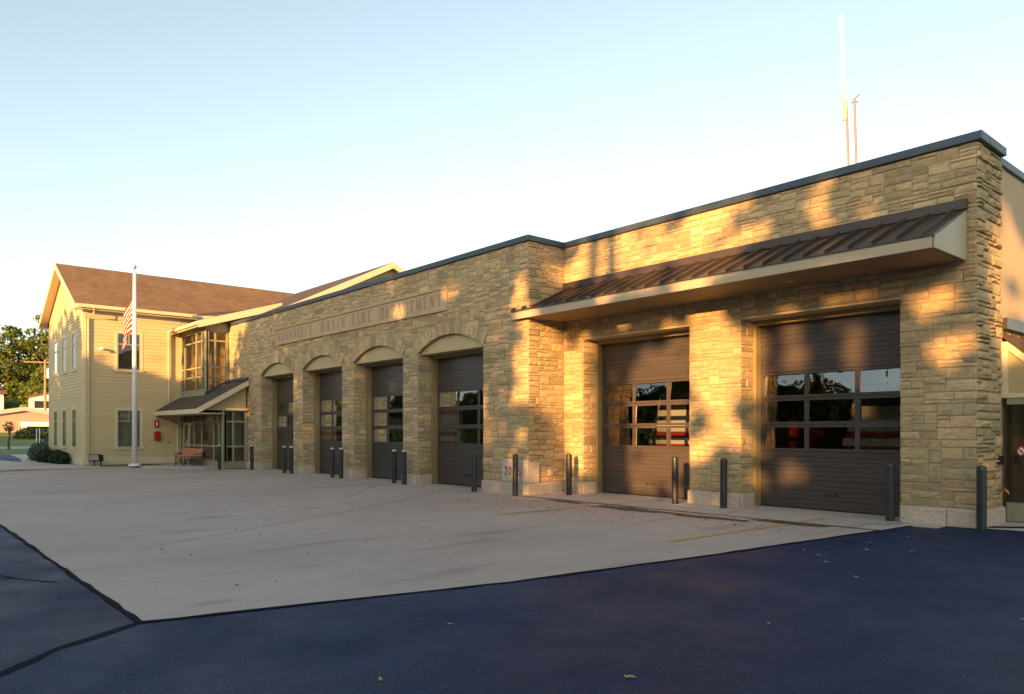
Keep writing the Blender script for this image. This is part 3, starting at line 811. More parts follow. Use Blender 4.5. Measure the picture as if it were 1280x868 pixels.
# roofs
def roof_slab(mb, quad, t, uv=True):
    n = (Vector(quad[1]) - Vector(quad[0])).cross(Vector(quad[3]) - Vector(quad[0])).normalized()
    if n.z < 0: n = -n
    mb.prism([tuple(Vector(q) - n * t) for q in quad], quad)
def uv_roof(o):
    me = o.data; uv = me.uv_layers.new(name='roof')
    for p in me.polygons:
        n = p.normal; h = Vector((n.x, n.y, 0))
        if h.length < .05: h = Vector((1, 0, 0))
        h.normalize(); side = Vector((-h.y, h.x, 0)); up = n.cross(side)
        for li in p.loop_indices:
            c = me.vertices[me.loops[li].vertex_index].co
            uv.data[li].uv = (c.dot(side), c.dot(up))
EX = 4.62
rm = MB()
yA, yB = 7.28, 26
ez = RZ - EX * SL
roof_slab(rm, [(RX, yA, RZ), (RX, yB, RZ), (RX + EX, yB, ez), (RX + EX, yA, ez)], .1)
roof_slab(rm, [(RX, yA, RZ + .001), (RX, yB, RZ + .001), (RX - EX, yB, ez), (RX - EX, yA, ez)], .1)
xA = MX + .42
zm = lambda y: MZ - abs(y - MY) * MS
rd = MB(); roof_slab(rd, [(xA, MY, MZ), (-48, MY, MZ), (-48, 14.45, zm(14.45)), (xA, 14.45, zm(14.45))], .1)
roof_slab(rm, [(xA, MY, MZ + .001), (-48, MY, MZ + .001), (-48, 25.95, zm(25.95)), (xA, 25.95, zm(25.95))], .1)
BX, BY0, BY1 = -35.2, 11.54, 15.1
bz = lambda y: 6.74 + (y - BY0) * .315
roof_slab(rd, [(BX, BY0, bz(BY0)), (BX, BY1 + .4, bz(BY1 + .4)), (-39.38, BY1 + .4, bz(BY1 + .4)), (-39.38, BY0, bz(BY0))], .08)
roofo = PO(rm, 'roof', M['shingle']); uv_roof(roofo)
PO(rd, 'dark_roof', M['porch_shingle'])
fc = MB()
# rake and eave boards
def board(p, q, h, t, side, drop=.0):
    p, q, s = Vector(p), Vector(q), Vector(side) * t
    a = Vector((0, 0, -drop)); b = Vector((0, 0, -drop - h))
    fc.hexa([p + b, q + b, q + b + s, p + b + s, p + a, q + a, q + a + s, p + a + s])
for sgn in (1, -1):
    board((RX, yA - .03, RZ - .02), (RX + sgn * EX, yA - .03, ez - .02), .26, .03, (0, 1, 0))
    fc.hexa([(RX, yA + .002, RZ - .15), (RX + sgn * EX, yA + .002, ez - .15), (RX + sgn * EX, GY - .04, ez - .15), (RX, GY - .04, RZ - .15), (RX, yA + .002, RZ - .12), (RX + sgn * EX, yA + .002, ez - .12), (RX + sgn * EX, GY - .04, ez - .12), (RX, GY - .04, RZ - .12)])
fc.box(RX + EX - .02, RX + EX + .015, yA, 14.4, ez - .27, ez - .03); fc.box(GX1 + .036, RX + EX - .022, yA, 14.4, ez - .27, ez - .24)
fc.box(RX - EX - .015, RX - EX + .02, yA, yB, ez - .27, ez - .03)
board((xA + .002, MY, MZ - .01), (xA + .002, 14.42, zm(14.42) - .01), .3, .035, (1, 0, 0)); board((xA + .002, MY, MZ - .01), (xA + .002, 25.98, zm(25.98) - .01), .3, .035, (1, 0, 0))
fc.hexa([(MX + .03, MY, MZ - .2), (xA, MY, MZ - .2), (xA, 14.45, zm(14.45) - .2), (MX + .03, 14.45, zm(14.45) - .2), (MX + .03, MY, MZ - .16), (xA, MY, MZ - .16), (xA, 14.45, zm(14.45) - .16), (MX + .03, 14.45, zm(14.45) - .16)])
fc.hexa([(MX + .03, MY, MZ - .2), (xA, MY, MZ - .2), (xA, 25.95, zm(25.95) - .2), (MX + .03, 25.95, zm(25.95) - .2), (MX + .03, MY, MZ - .16), (xA, MY, MZ - .16), (xA, 25.95, zm(25.95) - .16), (MX + .03, 25.95, zm(25.95) - .16)])
fc.box(BX + .2, xA, 14.40, 14.43, zm(14.45) - .3, zm(14.45) - .05)
board((BX + .002, BY0 - .02, bz(BY0) - .02), (BX + .002, BY1 + .38, bz(BY1 + .38) - .02), .32, .035, (1, 0, 0))
fc.box(-39.36, BX + .04, BY0 - .045, BY0 - .012, bz(BY0) - .3, bz(BY0) - .04)
PO(fc, 'fascia', M['cream'])
sf = MB()
sf.hexa([(-39.36, BY0, bz(BY0) - .3), (BX, BY0, bz(BY0) - .3), (BX, BY1 - .2, bz(BY1) - .36), (-39.36, BY1 - .2, bz(BY1) - .36), (-39.36, BY0, bz(BY0) - .27), (BX, BY0, bz(BY0) - .27), (BX, BY1 - .2, bz(BY1) - .33), (-39.36, BY1 - .2, bz(BY1) - .33)])
PO(sf, 'soffit', M['tan_paint'])
def gutter(path, label=None):
    g = MB()
    for p, q in zip(path, path[1:]):
        p, q = Vector(p), Vector(q); d = (q - p).normalized(); s = d.cross(Vector((0, 0, 1))).normalized()
        for (a0, a1, b0, b1) in ((0, .015, 0, .12), (.105, .12, 0, .12), (.015, .105, 0, .015)):
            c = [p + s * a0 + Vector((0, 0, b0)), q + s * a0 + Vector((0, 0, b0)), q + s * a1 + Vector((0, 0, b0)), p + s * a1 + Vector((0, 0, b0))]
            g.hexa(c + [x + Vector((0, 0, b1 - b0)) for x in c])
    return PO(g, 'gutter', M['cream'])
gutter([(RX + EX + .02, yA + .1, ez - .2), (RX + EX + .02, 14.3, ez - .2)])
gutter([(-39.3, BY0 - .05, bz(BY0) - .24), (BX + .03, BY0 - .05, bz(BY0) - .24)])
gutter([(BX + .3, 14.39, zm(14.45) - .22), (xA + .1, 14.39, zm(14.45) - .22)])
ds = MB()
ds.tube([(RX + EX + .08, GY + .35, ez - .22), (RX + EX + .06, GY + .35, ez - .42), (GX1 + .08, GY + .2, ez - .62), (GX1 + .08, GY + .2, .2)], .045, 8); PO(ds, 'downspout', M['siding'])
ds = MB(); ds.tube([(-39.28, BY0 - .11, bz(BY0) - .26), (-39.28, BY0 - .11, 3.15)], .05, 8); PO(ds, 'downspout', M['cream'])
# bay window and entrance glazing
EY = 12.05
BXr = -35.75
def glazing(name, parts, Mp, us, vs, frame=.07, d=.05, vtops=None):
    fr = MB()
    for i, u in enumerate(us):
        w = frame * (1.5 if i in (0, len(us) - 1) else 1); fr.mbox(Mp, u - w / 2, u + w / 2, vs[0], vs[-1], -d, d)
    for v in vs:
        for a, b in zip(us, us[1:]): fr.mbox(Mp, a + frame * .4, b - frame * .4, v - frame / 2, v + frame / 2, -d + .004, d - .004)
    o = PO(fr, name, M['mullion'])
    g = MB(); g.face([Mp(us[0], vs[0], 0), Mp(us[-1], vs[0], 0), Mp(us[-1], vs[-1], 0), Mp(us[0], vs[-1], 0)]); P(g, 'pane', M['window_glass'], o)
    return o
glazing('bay_window', 0, front(EY), [-39.2, -38.75, -37.05, -36.25, -35.87], [3.62, 4.25, 4.69, 5.91, 6.38])
glazing('bay_window', 0, plusx(BXr), [EY + .06, 12.45, 13.0], [3.5, 4.25, 4.69, 5.91, 6.38])
bt = MB(); bt.box(-39.39, -39.25, EY - .03, EY + .1, 3.3, 6.4); bt.box(-35.86, -35.7, EY - .04, EY + .06, 3.2, 6.44); bt.box(-39.25, -35.86, EY - .03, EY + .08, 3.28, 3.58); bt.box(-39.25, -35.7, EY - .035, EY + .08, 6.42, 6.62); bt.box(BXr - .08, BXr + .03, EY + .08, 13.08, 6.42, 6.75)
PO(bt, 'bay_trim', M['mullion'])
# rooms behind the glazing
bi = MB()
bi.box(-39.3, -33.6, 14.4, 14.5, .1, 6.5, 0); bi.box(-39.35, -39.3, EY + .1, 14.4, .1, 6.5, 0); bi.box(-39.3, -35.85, EY + .12, 14.4, 3.0, 3.15, 0); bi.box(-39.3, -33.6, EY + .12, 14.4, -.01, .06, 1); bi.box(-39.3, -33.6, EY + .12, 14.4, 2.72, 2.8, 0)
bi.box(-36.4, -36.2, 13.3, 14.38, 3.2, 6.4, 0)
PO(bi, 'entrance_room', [M['brick_inside'], M['walk']])
eg = glazing('entrance_glazing', 0, front(EY), [-39.3, -39.0, -37.35, -36.28, -34.68, -34.0, -33.6], [.12, .3, 1.0, 2.1, 2.58], .075)
eg2 = glazing('entrance_glazing', 0, plusx(-33.5), [EY + .06, 12.45, 13.02], [.3, 1.0, 2.1, 2.58], .075)
kp = MB(); kp.box(-36.25, -33.62, EY - .03, EY + .03, .03, .27); kp.box(-33.53, -33.47, EY + .1, 13.0, .03, .27); kp.box(-33.62, -33.45, EY - .07, EY + .1, .02, 2.6); PO(kp, 'kick_panel', M['mullion'])
dr = MB()
for x in (-38.95, -38.2, -38.14, -37.42): dr.box(x, x + .06, EY - .03, EY + .02, .1, 2.06)
for z in (.1, 2.0): dr.box(-38.89, -38.2, EY - .028, EY + .018, z, z + .07); dr.box(-38.08, -37.42, EY - .028, EY + .018, z, z + .07)
for x in (-38.26, -38.04): dr.tube([(x, EY - .08, .9), (x, EY - .08, 1.25)], .016, 6)
PO(dr, 'entrance_door', M['cream'])
ic = MB()
for x0, x1, m in ((-36.1, -35.0, 0), (-34.5, -34.15, 0)): ic.box(x0, x1, 12.75, 12.8, .3, 2.55)
ic.box(-33.95, -33.9, 12.2, 13.0, 1.05, 2.55)
PO(ic, 'curtain', M['curtain'])
# porch roof
PY0, PY1, PXR = 10.8, 13.04, -33.2
pz = lambda y: 2.66 + (y - PY0) * .585
pr = MB()
roof_slab(pr, [(PXR, PY0, pz(PY0)), (PXR, PY1, pz(PY1)), (BXr + .1, PY1, pz(PY1)), (BXr + .1, PY0, pz(PY0))], .07)
roof_slab(pr, [(BXr + .1, PY0, pz(PY0)), (BXr + .1, EY - .06, pz(EY - .06)), (GX1 + .02, EY - .06, pz(EY - .06)), (GX1 + .02, PY0, pz(PY0))], .07)
pro = PO(pr, 'porch_roof', M['porch_shingle'])
pf = MB()
fc = pf
board((PXR + .002, PY0 - .03, pz(PY0) - .01), (PXR + .002, PY1, pz(PY1) - .01), .24, .035, (1, 0, 0))
pf.box(GX1 + .03, PXR + .035, PY0 - .05, PY0 - .01, pz(PY0) - .22, pz(PY0) - .02)
pf.box(GX1 + .03, PXR, PY0 - .008, EY - .05, pz(PY0) - .22, pz(PY0) - .19)
pf.mbox(LW, PY0 - .05, PY0 + .12, pz(PY0) - .2, pz(PY0) + .02, .04, .06)
pf.box(-33.58, PXR - .04, EY - .02, 13.03, 2.6, 2.7)
P(pf, 'fascia', M['cream'], pro)
pp = MB()
pp.prism([(-33.52, 11.1, 2.6), (-33.52, 13.03, 2.6), (-33.52, 13.03, pz(13.03) - .1), (-33.52, 11.1, pz(11.1) - .1)], [(-33.46, 11.1, 2.6), (-33.46, 13.03, 2.6), (-33.46, 13.03, pz(13.03) - .1), (-33.46, 11.1, pz(11.1) - .1)])
P(pp, 'gable_panel', M['tan_paint'], pro)
fl_ = MB()
fl_.hexa([(-35.7, 12.98, pz(13) + .02), (PXR, 12.98, pz(13) + .02), (PXR, 13.02, pz(13) + .02), (-35.7, 13.02, pz(13) + .02), (-35.7, 12.98, pz(13) + .14), (PXR, 12.98, pz(13) + .14), (PXR, 13.02, pz(13) + .14), (-35.7, 13.02, pz(13) + .14)])
fl_.hexa([(-35.69, EY - .1, pz(EY - .1) + .02), (-35.65, EY - .1, pz(EY - .1) + .02), (-35.65, 12.98, pz(12.98) + .02), (-35.69, 12.98, pz(12.98) + .02), (-35.69, EY - .1, pz(EY - .1) + .14), (-35.65, EY - .1, pz(EY - .1) + .14), (-35.65, 12.98, pz(12.98) + .14), (-35.69, 12.98, pz(12.98) + .14)])
P(fl_, 'flashing', M['coping'], pro)
dp = MB(); dp.tube([(GX1 + .1, PY0 - .02, pz(PY0) - .22), (GX1 + .08, PY0 + .1, pz(PY0) - .32), (GX1 + .07, 11.82, 2.02), (GX1 + .07, 11.86, 1.9), (GX1 + .07, 11.86, .15)], .04, 8); PO(dp, 'downspout', M['cream'])
# small fittings on the wall
ab = MB(); ab.mbox(LW, 10.78, 10.98, 1.87, 2.22, .02, .1, 0); ab.mbox(LW, 10.85, 10.91, 1.93, 2.14, .1, .115, 1); PO(ab, 'alarm_light', [M['red'], M['white']], bevel=.008)
cb = MB(); cb.mbox(LW, 10.76, 11.06, 1.22, 1.58, .02, .14); cb.prism([LW(10.74, 1.58, .02), LW(11.08, 1.58, .02), LW(10.91, 1.7, .02)], [LW(10.74, 1.58, .17), LW(11.08, 1.58, .17), LW(10.91, 1.7, .17)]); cb.mbox(LW, 10.85, 10.97, 1.3, 1.42, .14, .17); PO(cb, 'fire_alarm_box', M['red'], bevel=.01)
sl = MB(); sl.mbox(LW, 8.36, 8.56, 5.5, 5.58, .02, .1); sl.tube([LW(8.46, 5.56, .06), LW(8.46, 5.56, .2), LW(8.46, 5.48, .26)], [.05, .07, .08], 8); PO(sl, 'security_light', M['white'])
vn = MB(); vn.mbox(LW, 11.42, 11.52, 1.12, 1.17, .02, .05); PO(vn, 'vent', M['black'])

# ------------------------------------------------------------------ ground, paving, markings
def poly_sheet(name, pts, z, m, kind='structure', label=None, sub=1):
    b = MB(); b.face([(x, y, z) for x, y in pts]); return tag(b.build(name, m), kind=kind)
g = MB()
XS = [-900, -300, -200, -170, -150, -130, -100, -60, 0, 100, 300, 900]; YS = [-900, -300, -60, -22, 0, 40, 90, 160, 300, 900]
def gz(x, y):
    d = math.hypot(x, y)
    if x < -100 and y > -60: return -.03 + max(0, min(1, (d - 125) / 60)) * 11
    return -.03
vid = {}
for j, y in enumerate(YS):
    for i, x in enumerate(XS): vid[i, j] = len(g.v); g.v.append((x, y, gz(x, y)))
for j in range(len(YS) - 1):
    for i in range(len(XS) - 1): g.f.append((vid[i, j], vid[i + 1, j], vid[i + 1, j + 1], vid[i, j + 1])); g.mi.append(0)
g.build('ground', M['lawn_far'], kind='structure')
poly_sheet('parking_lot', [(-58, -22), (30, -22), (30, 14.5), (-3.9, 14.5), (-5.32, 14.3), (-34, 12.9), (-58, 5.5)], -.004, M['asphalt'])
poly_sheet('apron', [(-37.2, 1.88), (-7.03, 1.83), (-6.28, 5.41), (-5.89, 8.8), (-5.40, 14.35), (-14.5, 14.35), (-14.5, 13.05), (-33.4, 13.05), (-33.4, 11.2), (-37.25, 9.6), (-37.2, 4.2)], .0, M['apron'])
poly_sheet('sidewalk', [(-14.45, 12.86), (-5.5, 12.86), (-5.42, 14.36), (-14.45, 14.36)], .006, M['walk'])
poly_sheet('sidewalk', [(-32.4, 12.62), (-14.45, 12.62), (-14.45, 13.04), (-32.4, 13.04)], .006, M['walk'])
poly_sheet('sidewalk', [(-5.1, 14.36), (-3.85, 14.52), (4, 14.52), (4, 22), (-4.7, 22), (-4.7, 14.36)], .006, M['walk'])
for p in ((-13.85, -10.45), (-9.12, -5.78)): poly_sheet('door_threshold', [(p[0], 14.362), (p[1], 14.362), (p[1], 15.2), (p[0], 15.2)], .005, M['walk'])
for p in LDOORS: poly_sheet('door_threshold', [(p[0], 13.042), (p[1], 13.042), (p[1], 13.9), (p[0], 13.9)], .005, M['apron'])
# raised walk and kerb to the office
kb = MB()
kp_ = [(-37.3, -8), (-37.3, 9.55), (-33.6, 11.3), (-33.45, 12.05), (-39.4, 12.05), (-39.4, 7.7), (-47.8, 7.7), (-62, 9.5), (-62, -8)]
kb.prism([(x, y, -.02) for x, y in kp_], [(x, y, .08) for x, y in kp_]); kb.build('sidewalk', M['walk'], kind='structure')
poly_sheet('driveway', [(-62, 4.2), (-46.0, 6.2), (-53, 7.0), (-62, 7.6)], .085, M['asphalt'])
poly_sheet('flower_bed', [(-41.2, 7.66), (-42.2, 7.1), (-45.5, 6.95), (-50.5, 7.6), (-56, 8.4), (-56, 9.6), (-47.8, 9.3), (-47.8, 7.66)], .088, M['mulch'])
gi = poly_sheet('grass_island', [(-39.3, 8.3), (-37.7, 8.1), (-37.4, 9.3), (-37.6, 10.2), (-38.2, 10.9), (-39.0, 10.8), (-39.36, 10.4)], .09, M['grass'])
poly_sheet('lawn', [(-62, 9.5), (-62, -8), (-86, -12), (-86, 30), (-62, 30)], .0, M['lawn_far'])
poly_sheet('road', [(-86, -60), (-108, -60), (-108, 90), (-86, 90)], .004, M['road'])
# joints, seams, lines, stains
jt = MB()
def strip(mb, pts, w, z, m=0, wob=0):
    P_ = [Vector((x, y, 0)) for x, y in pts]
    Ls, Rs = [], []
    for i, p in enumerate(P_):
        t = (P_[min(i + 1, len(P_) - 1)] - P_[max(i - 1, 0)]).normalized(); n = Vector((-t.y, t.x, 0))
        ww = w[i] if isinstance(w, (list, tuple)) else w
        a = 1 + random.uniform(-wob, wob)
        Ls.append(p + n * ww / 2 * a); Rs.append(p - n * ww / 2 * a)
    b = len(mb.v)
    for l, r in zip(Ls, Rs): mb.v += [(l.x, l.y, z), (r.x, r.y, z)]
    for i in range(len(P_) - 1): mb.f.append((b + 2 * i, b + 2 * i + 1, b + 2 * i + 3, b + 2 * i + 2)); mb.mi.append(m)
def dense(pts, step=.35, j=0):
    out = []
    for (ax, ay), (bx, by) in zip(pts, pts[1:]):
        n = max(1, int(math.hypot(bx - ax, by - ay) / step))
        for k in range(n): out.append((ax + (bx - ax) * k / n + random.uniform(-j, j), ay + (by - ay) * k / n + random.uniform(-j, j)))
    return out + [pts[-1]]
for y in (7.3,): strip(jt, [(-37.1, y), (-6.1, y)], .008, .003)
for x in (-29.2, -21.1, -12.9): strip(jt, [(x, 1.95), (x, 12.6)], .008, .0032)
jt.build('apron_joint', M['joint'], kind='structure')
sm = MB()
strip(sm, dense([(-37.1, 1.86), (-7.03, 1.81)], .3, .012), .05, .004, wob=.4); strip(sm, dense([(-7.03, 1.81), (-6.26, 5.41), (-5.87, 8.8), (-5.38, 14.3)], .3, .012), .06, .004, wob=.4)
strip(sm, dense([(-7.03, 1.80), (-6.6, 1.12), (-6.15, .7), (-5.6, -.2), (-5.2, -1.4)], .12, .01), .09, -.001, wob=.35)
strip(sm, dense([(-10.9, 1.05), (-10.07, 1.28), (-9.49, 1.62)], .15, .012), .035, -.001, wob=.4); strip(sm, dense([(-10.07, 1.28), (-10.4, .9), (-11.2, .6)], .15, .012), .03, -.0008, wob=.4)
sm.build('asphalt_seam', M['seam'], kind='structure')
dg = MB(); strip(dg, dense([(-14.5, 12.72), (-9, 12.82), (-5.45, 12.86)], .3, .012), .07, .0075, wob=.5); dg.build('drain_channel', M['stain'], kind='structure')
yl = MB(); strip(yl, [(-7.0, 9.15), (-6.95, 12.6)], .1, .008); strip(yl, [(-6.93, 12.95), (-6.9, 14.4)], .1, .0095); strip(yl, [(-11.55, 9.6), (-11.5, 12.6)], .1, .008); strip(yl, [(-11.48, 12.95), (-11.45, 14.4)], .1, .0095)
yl.build('lane_line', M['yellow'], kind='structure')
yf = MB(); strip(yf, dense([(-11.4, 2.9), (-12.2, 4.3), (-13.6, 6.9), (-15.4, 9.8), (-17.1, 12.2)], .4), .12, .006); strip(yf, [(-21.0, 6.5), (-21.1, 12.4)], .1, .006); strip(yf, [(-16.2, 8.5), (-20.2, 11.9)], .1, .0065)
yf.build('lane_line', M['yellow_faint'], kind='structure')
wt = MB()
for cx, cy, rx, ry in ((-10.6, 12.35, 1.0, .28), (-8.6, 12.3, .9, .2), (-12.6, 12.5, .6, .14), (-6.9, 12.6, .8, .14)):
    pts = []
    for k in range(22):
        a = 2 * PI * k / 22; r = 1 + random.uniform(-.3, .25); pts.append((cx + rx * r * math.cos(a), cy + ry * r * math.sin(a), .0065 + .0006 * len(wt.f)))
    wt.face(pts)
wt.build('wet_stain', M['stain'], kind='structure')
wm = MB(); strip(wm, [(-16.9, 1.55), (-15.5, 1.6)], .2, .0); wm.build('road_marking', M['road_white'], kind='structure')

# ------------------------------------------------------------------ bollards
def bollard(capm):
    t = empty('bollard', (0, 0, 0), 'x', 'bollard', 'dark steel bollards in front of the fire station')
    m = MB(); m.lathe(0, 0, [(.076, 0), (.076, 1.02), (.072, 1.045), (.0, 1.05)], 18); m.build('post', M['bollard'], t)
    c = MB(); c.lathe(0, 0, [(.079, 1.03), (.074, 1.058), (.05, 1.078), (0, 1.085)], 18); c.build('cap', capm, t)
    return t
bl0 = bollard(M['bollard'])
BL = [(-4.42, 14.22, 'dark bollard in front of the far right stone corner'), (-5.94, 14.30, 'dark bollard at the right edge of the far right garage door'), (-9.27, 13.98, 'dark bollard before the stone pier between the two canopy doors'), (-10.57, 14.02, 'sunlit bollard at the right side of the door under the canopy'), (-13.86, 13.9, 'dark bollard in the shade of the inner corner by the canopy'), (-14.63, 12.72, 'dark bollard hiding part of the dated cornerstone'), (-16.35, 12.71, 'bollard at the right side of the rightmost arched door'),
      (-20.0, 12.79, 'right bollard of the pair left of the rightmost arched door'), (-20.68, 12.84, 'left bollard of the pair left of the rightmost arched door'), (-24.06, 12.77, 'right bollard of the pair by the second arched door from left'), (-24.68, 12.75, 'left bollard of the pair by the second arched door from left'), (-28.14, 12.77, 'right bollard of the pair by the leftmost arched door'), (-28.71, 12.73, 'left bollard of the pair by the leftmost arched door'), (-32.04, 12.73, 'bollard before the stone wall left of the leftmost arched door'), (-33.1, 11.72, 'bollard in front of the glazed entrance corner')]
for i, (x, y, l) in enumerate(BL):
    if i == 7: bl0 = bollard(M['bollard_cap']); b = bl0
    else: b = bl0 if i == 0 else copy_tree(bl0)
    b.location = (x, y, 0); b['label'] = l; b.rotation_euler = (random.uniform(-.008, .008), random.uniform(-.008, .008), random.uniform(0, 6))

# ------------------------------------------------------------------ flagpole, flag, bench, flood light
fp = empty('flagpole', (-37.35, 9.38, .09), 'tall white flagpole with ball finial standing in front of the cream building', 'flagpole')
m = MB(); m.tube([(0, 0, 0), (0, 0, 5), (0, 0, 8.9)], [.115, .1, .065], 16); m.build('pole', M['white'], fp, smooth=True)
m = MB(); m.lathe(0, 0, [(.26, 0), (.26, .06), (.15, .12)], 18); m.build('base_collar', M['white'], fp)
m = MB(); m.lathe(0, 0, [(.03, 8.9), (.03, 9.03)] + [(.09 * math.cos(math.radians(a)), 9.11 + .09 * math.sin(math.radians(a))) for a in range(-80, 91, 17)], 12); m.build('finial', M['steel'], fp, smooth=True)
m = MB(); m.tube([(-.1, -.03, 1.2), (-.09, -.03, 8.7)], .008, 5); m.tube([(-.17, -.02, 1.2), (-.09, -.03, 1.2)], .02, 5); m.build('halyard', M['white'], fp)
fg = MB()
NT, NS = 26, 40
def fpos(s, t):
    if s < .8: h, y = .12 + .16 * s, .02 + .12 * s
    else: h, y = .25 + (s - .8) * .26, .116 - .26 * min(1, (s - .8) * 2.2)
    h += .04 * math.sin(5.2 * s + 1.6 * t); y += .05 * math.sin(7 * s - 2.2 * t)
    z = 8.75 - t - s * .86 + .22 * s * t / 1.5 - .1 * h
    return ((-h * .75 + .05 * math.sin(3 * t) + y * .66) * 1.0, (y * .75 - h * .4) * 1.0, 8.75 + (z - 8.75) * 1.2)
for i in range(NS):
    for j in range(NT):
        s0, s1 = 2.0 * i / NS, 2.0 * (i + 1) / NS; t0, t1 = 1.5 * j / NT, 1.5 * (j + 1) / NT
        mi = 2 if (s0 < .8 and j < 14) else (1 if (j // 2) % 2 == 0 else 0)
        fg.face([fpos(s0, t0), fpos(s1, t0), fpos(s1, t1), fpos(s0, t1)], mi)
        if mi == 2 and i % 3 == 1 and j % 3 == 1:
            p = Vector(fpos((s0 + s1) / 2, (t0 + t1) / 2))
            for o_ in (.006, -.006): fg.face([p + Vector((-.02, o_, 0)), p + Vector((0, o_, .022)), p + Vector((.02, o_, 0)), p + Vector((0, o_, -.022))], 0)
flag = fg.build('flag', [M['flag_white'], M['flag_red'], M['flag_blue']], smooth=True); flag.location = (-37.35, 9.38, 0)
tag(flag, 'red white and blue striped flag hanging limp on the white flagpole', 'flag')

def bench(loc, rz, label):
    t = empty('park_bench', loc, label, 'bench', 'wooden benches by the entrance', rz)
    s = MB()
    for k in range(5): s.box(-.78, .78, -.05 - k * .09, .03 - k * .09, .43, .46)
    s.build('seat', M['wood'], t)
    b = MB()
    for k in range(5):
        z = .52 + k * .085; y = .06 + k * .022; b.hexa([(-.78, y, z), (.78, y, z), (.78, y + .025, z + .005), (-.78, y + .025, z + .005), (-.78, y + .018, z + .07), (.78, y + .018, z + .07), (.78, y + .043, z + .075), (-.78, y + .043, z + .075)])
    b.build('backrest', M['wood'], t)
    for x in (-.72, 0, .72):
        l = MB(); l.tube([(x, .16, 0), (x, .08, .2), (x, .06, .44), (x, .2, .95)], .022, 6); l.tube([(x, -.46, 0), (x, -.4, .2), (x, -.42, .42), (x, .06, .42)], .022, 6)
        if x: l.tube([(x, -.42, .42), (x, -.42, .64), (x, .1, .66)], .02, 6)
        l.build('leg', M['black'], t)
    t.scale = (.8, .8, .85)
    return t
bench((-37.35, 11.72, .08), 0, 'dark low bench against the entrance glass beside the door')
bench((-36.1, 11.45, .08), math.radians(28), 'orange brown slatted bench nearest the entrance bollard')
fld = empty('flood_light', (-38.9, 8.15, .08), 'small black flood light aimed up at the flagpole', 'flood light', None, math.radians(40))
m = MB(); m.hexa([(-.3, -.16, .22), (.3, -.16, .22), (.26, .14, .2), (-.26, .14, .2), (-.3, -.2, .55), (.3, -.2, .55), (.26, .12, .5), (-.26, .12, .5)]); m.build('housing', M['black'], fld, bevel=.02)
m = MB(); m.tube([(-.12, 0, 0), (-.12, 0, .24)], .03, 6); m.tube([(.22, 0, 0), (.22, 0, .24)], .03, 6); m.build('stand', M['black'], fld)
m = MB(); m.face([(-.26, -.185, .26), (.26, -.185, .26), (.26, -.21, .51), (-.26, -.21, .51)]); m.build('lens', M['steel'], fld)

# ------------------------------------------------------------------ vegetation
def quads_object(name, pts, nrm, size, material, parent=None):
    n = len(pts)
    nrm = nrm / np.linalg.norm(nrm, axis=1, keepdims=True)
    a = RNG.normal(size=(n, 3)); u = np.cross(nrm, a); u /= np.linalg.norm(u, axis=1, keepdims=True); v = np.cross(nrm, u)
    s = (size * RNG.uniform(.6, 1.3, n))[:, None]
    V = np.stack([pts - u * s * .5, pts + v * s * .32, pts + u * s * .5, pts - v * s * .32], 1).reshape(-1, 3)
    me = bpy.data.meshes.new(name)
    me.vertices.add(4 * n); me.vertices.foreach_set('co', V.ravel())
    me.loops.add(4 * n); me.loops.foreach_set('vertex_index', np.arange(4 * n, dtype=np.int32))
    me.polygons.add(n); me.polygons.foreach_set('loop_start', np.arange(0, 4 * n, 4, dtype=np.int32)); me.polygons.foreach_set('loop_total', np.full(n, 4, dtype=np.int32))
    me.update(calc_edges=True); me.materials.append(material)
    o = bpy.data.objects.new(name, me); COL.objects.link(o)
    if parent: o.parent = parent
    return o

def crown_points(blobs, n, shell=.5):
    vol = np.array([b[3] * b[4] * b[5] for b in blobs]) ** .8; vol /= vol.sum()
    idx = RNG.choice(len(blobs), n, p=vol)
    B = np.array(blobs)[idx]
    d = RNG.normal(size=(n, 3)); d /= np.linalg.norm(d, axis=1, keepdims=True)
    r = (RNG.uniform(0, 1, n) ** (1 / 3 * (1 - shell) + .12 * shell))[:, None]
    p = B[:, :3] + d * r * B[:, 3:]
    return p, d + RNG.normal(scale=.8, size=(n, 3)) + np.array([0, 0, .5])

def tree(name, label, cat, base, blobs, n, size, material, group=None, trunk=(.3, 3), keep=None, limbs=True, shell=.5):
    t = empty(name, base, label, cat, group)
    bv = Vector(base)
    m = MB(); top = max(b[2] for b in blobs)
    m.tube([(0, 0, -.1), (.1, 0, trunk[1] * .5), (0, .1, trunk[1]), (.1, 0, top)], [trunk[0], trunk[0] * .8, trunk[0] * .65, trunk[0] * .15], 8)
    if limbs:
        for b in blobs:
            z0 = min(trunk[1] * random.uniform(.7, 1.1), b[2])
            m.tube([(0, 0, z0), (b[0] * .5, b[1] * .5, (z0 + b[2]) / 2 + .3), (b[0], b[1], b[2])], [trunk[0] * .45, trunk[0] * .3, trunk[0] * .1], 6)
    m.build('trunk', M['bark'], t)
    p, nn = crown_points(blobs, n, shell)
    if keep is not None:
        k = keep(p + np.array(base)); p, nn = p[k], nn[k]
    quads_object('crown', p, nn, size, material, t)
    return t

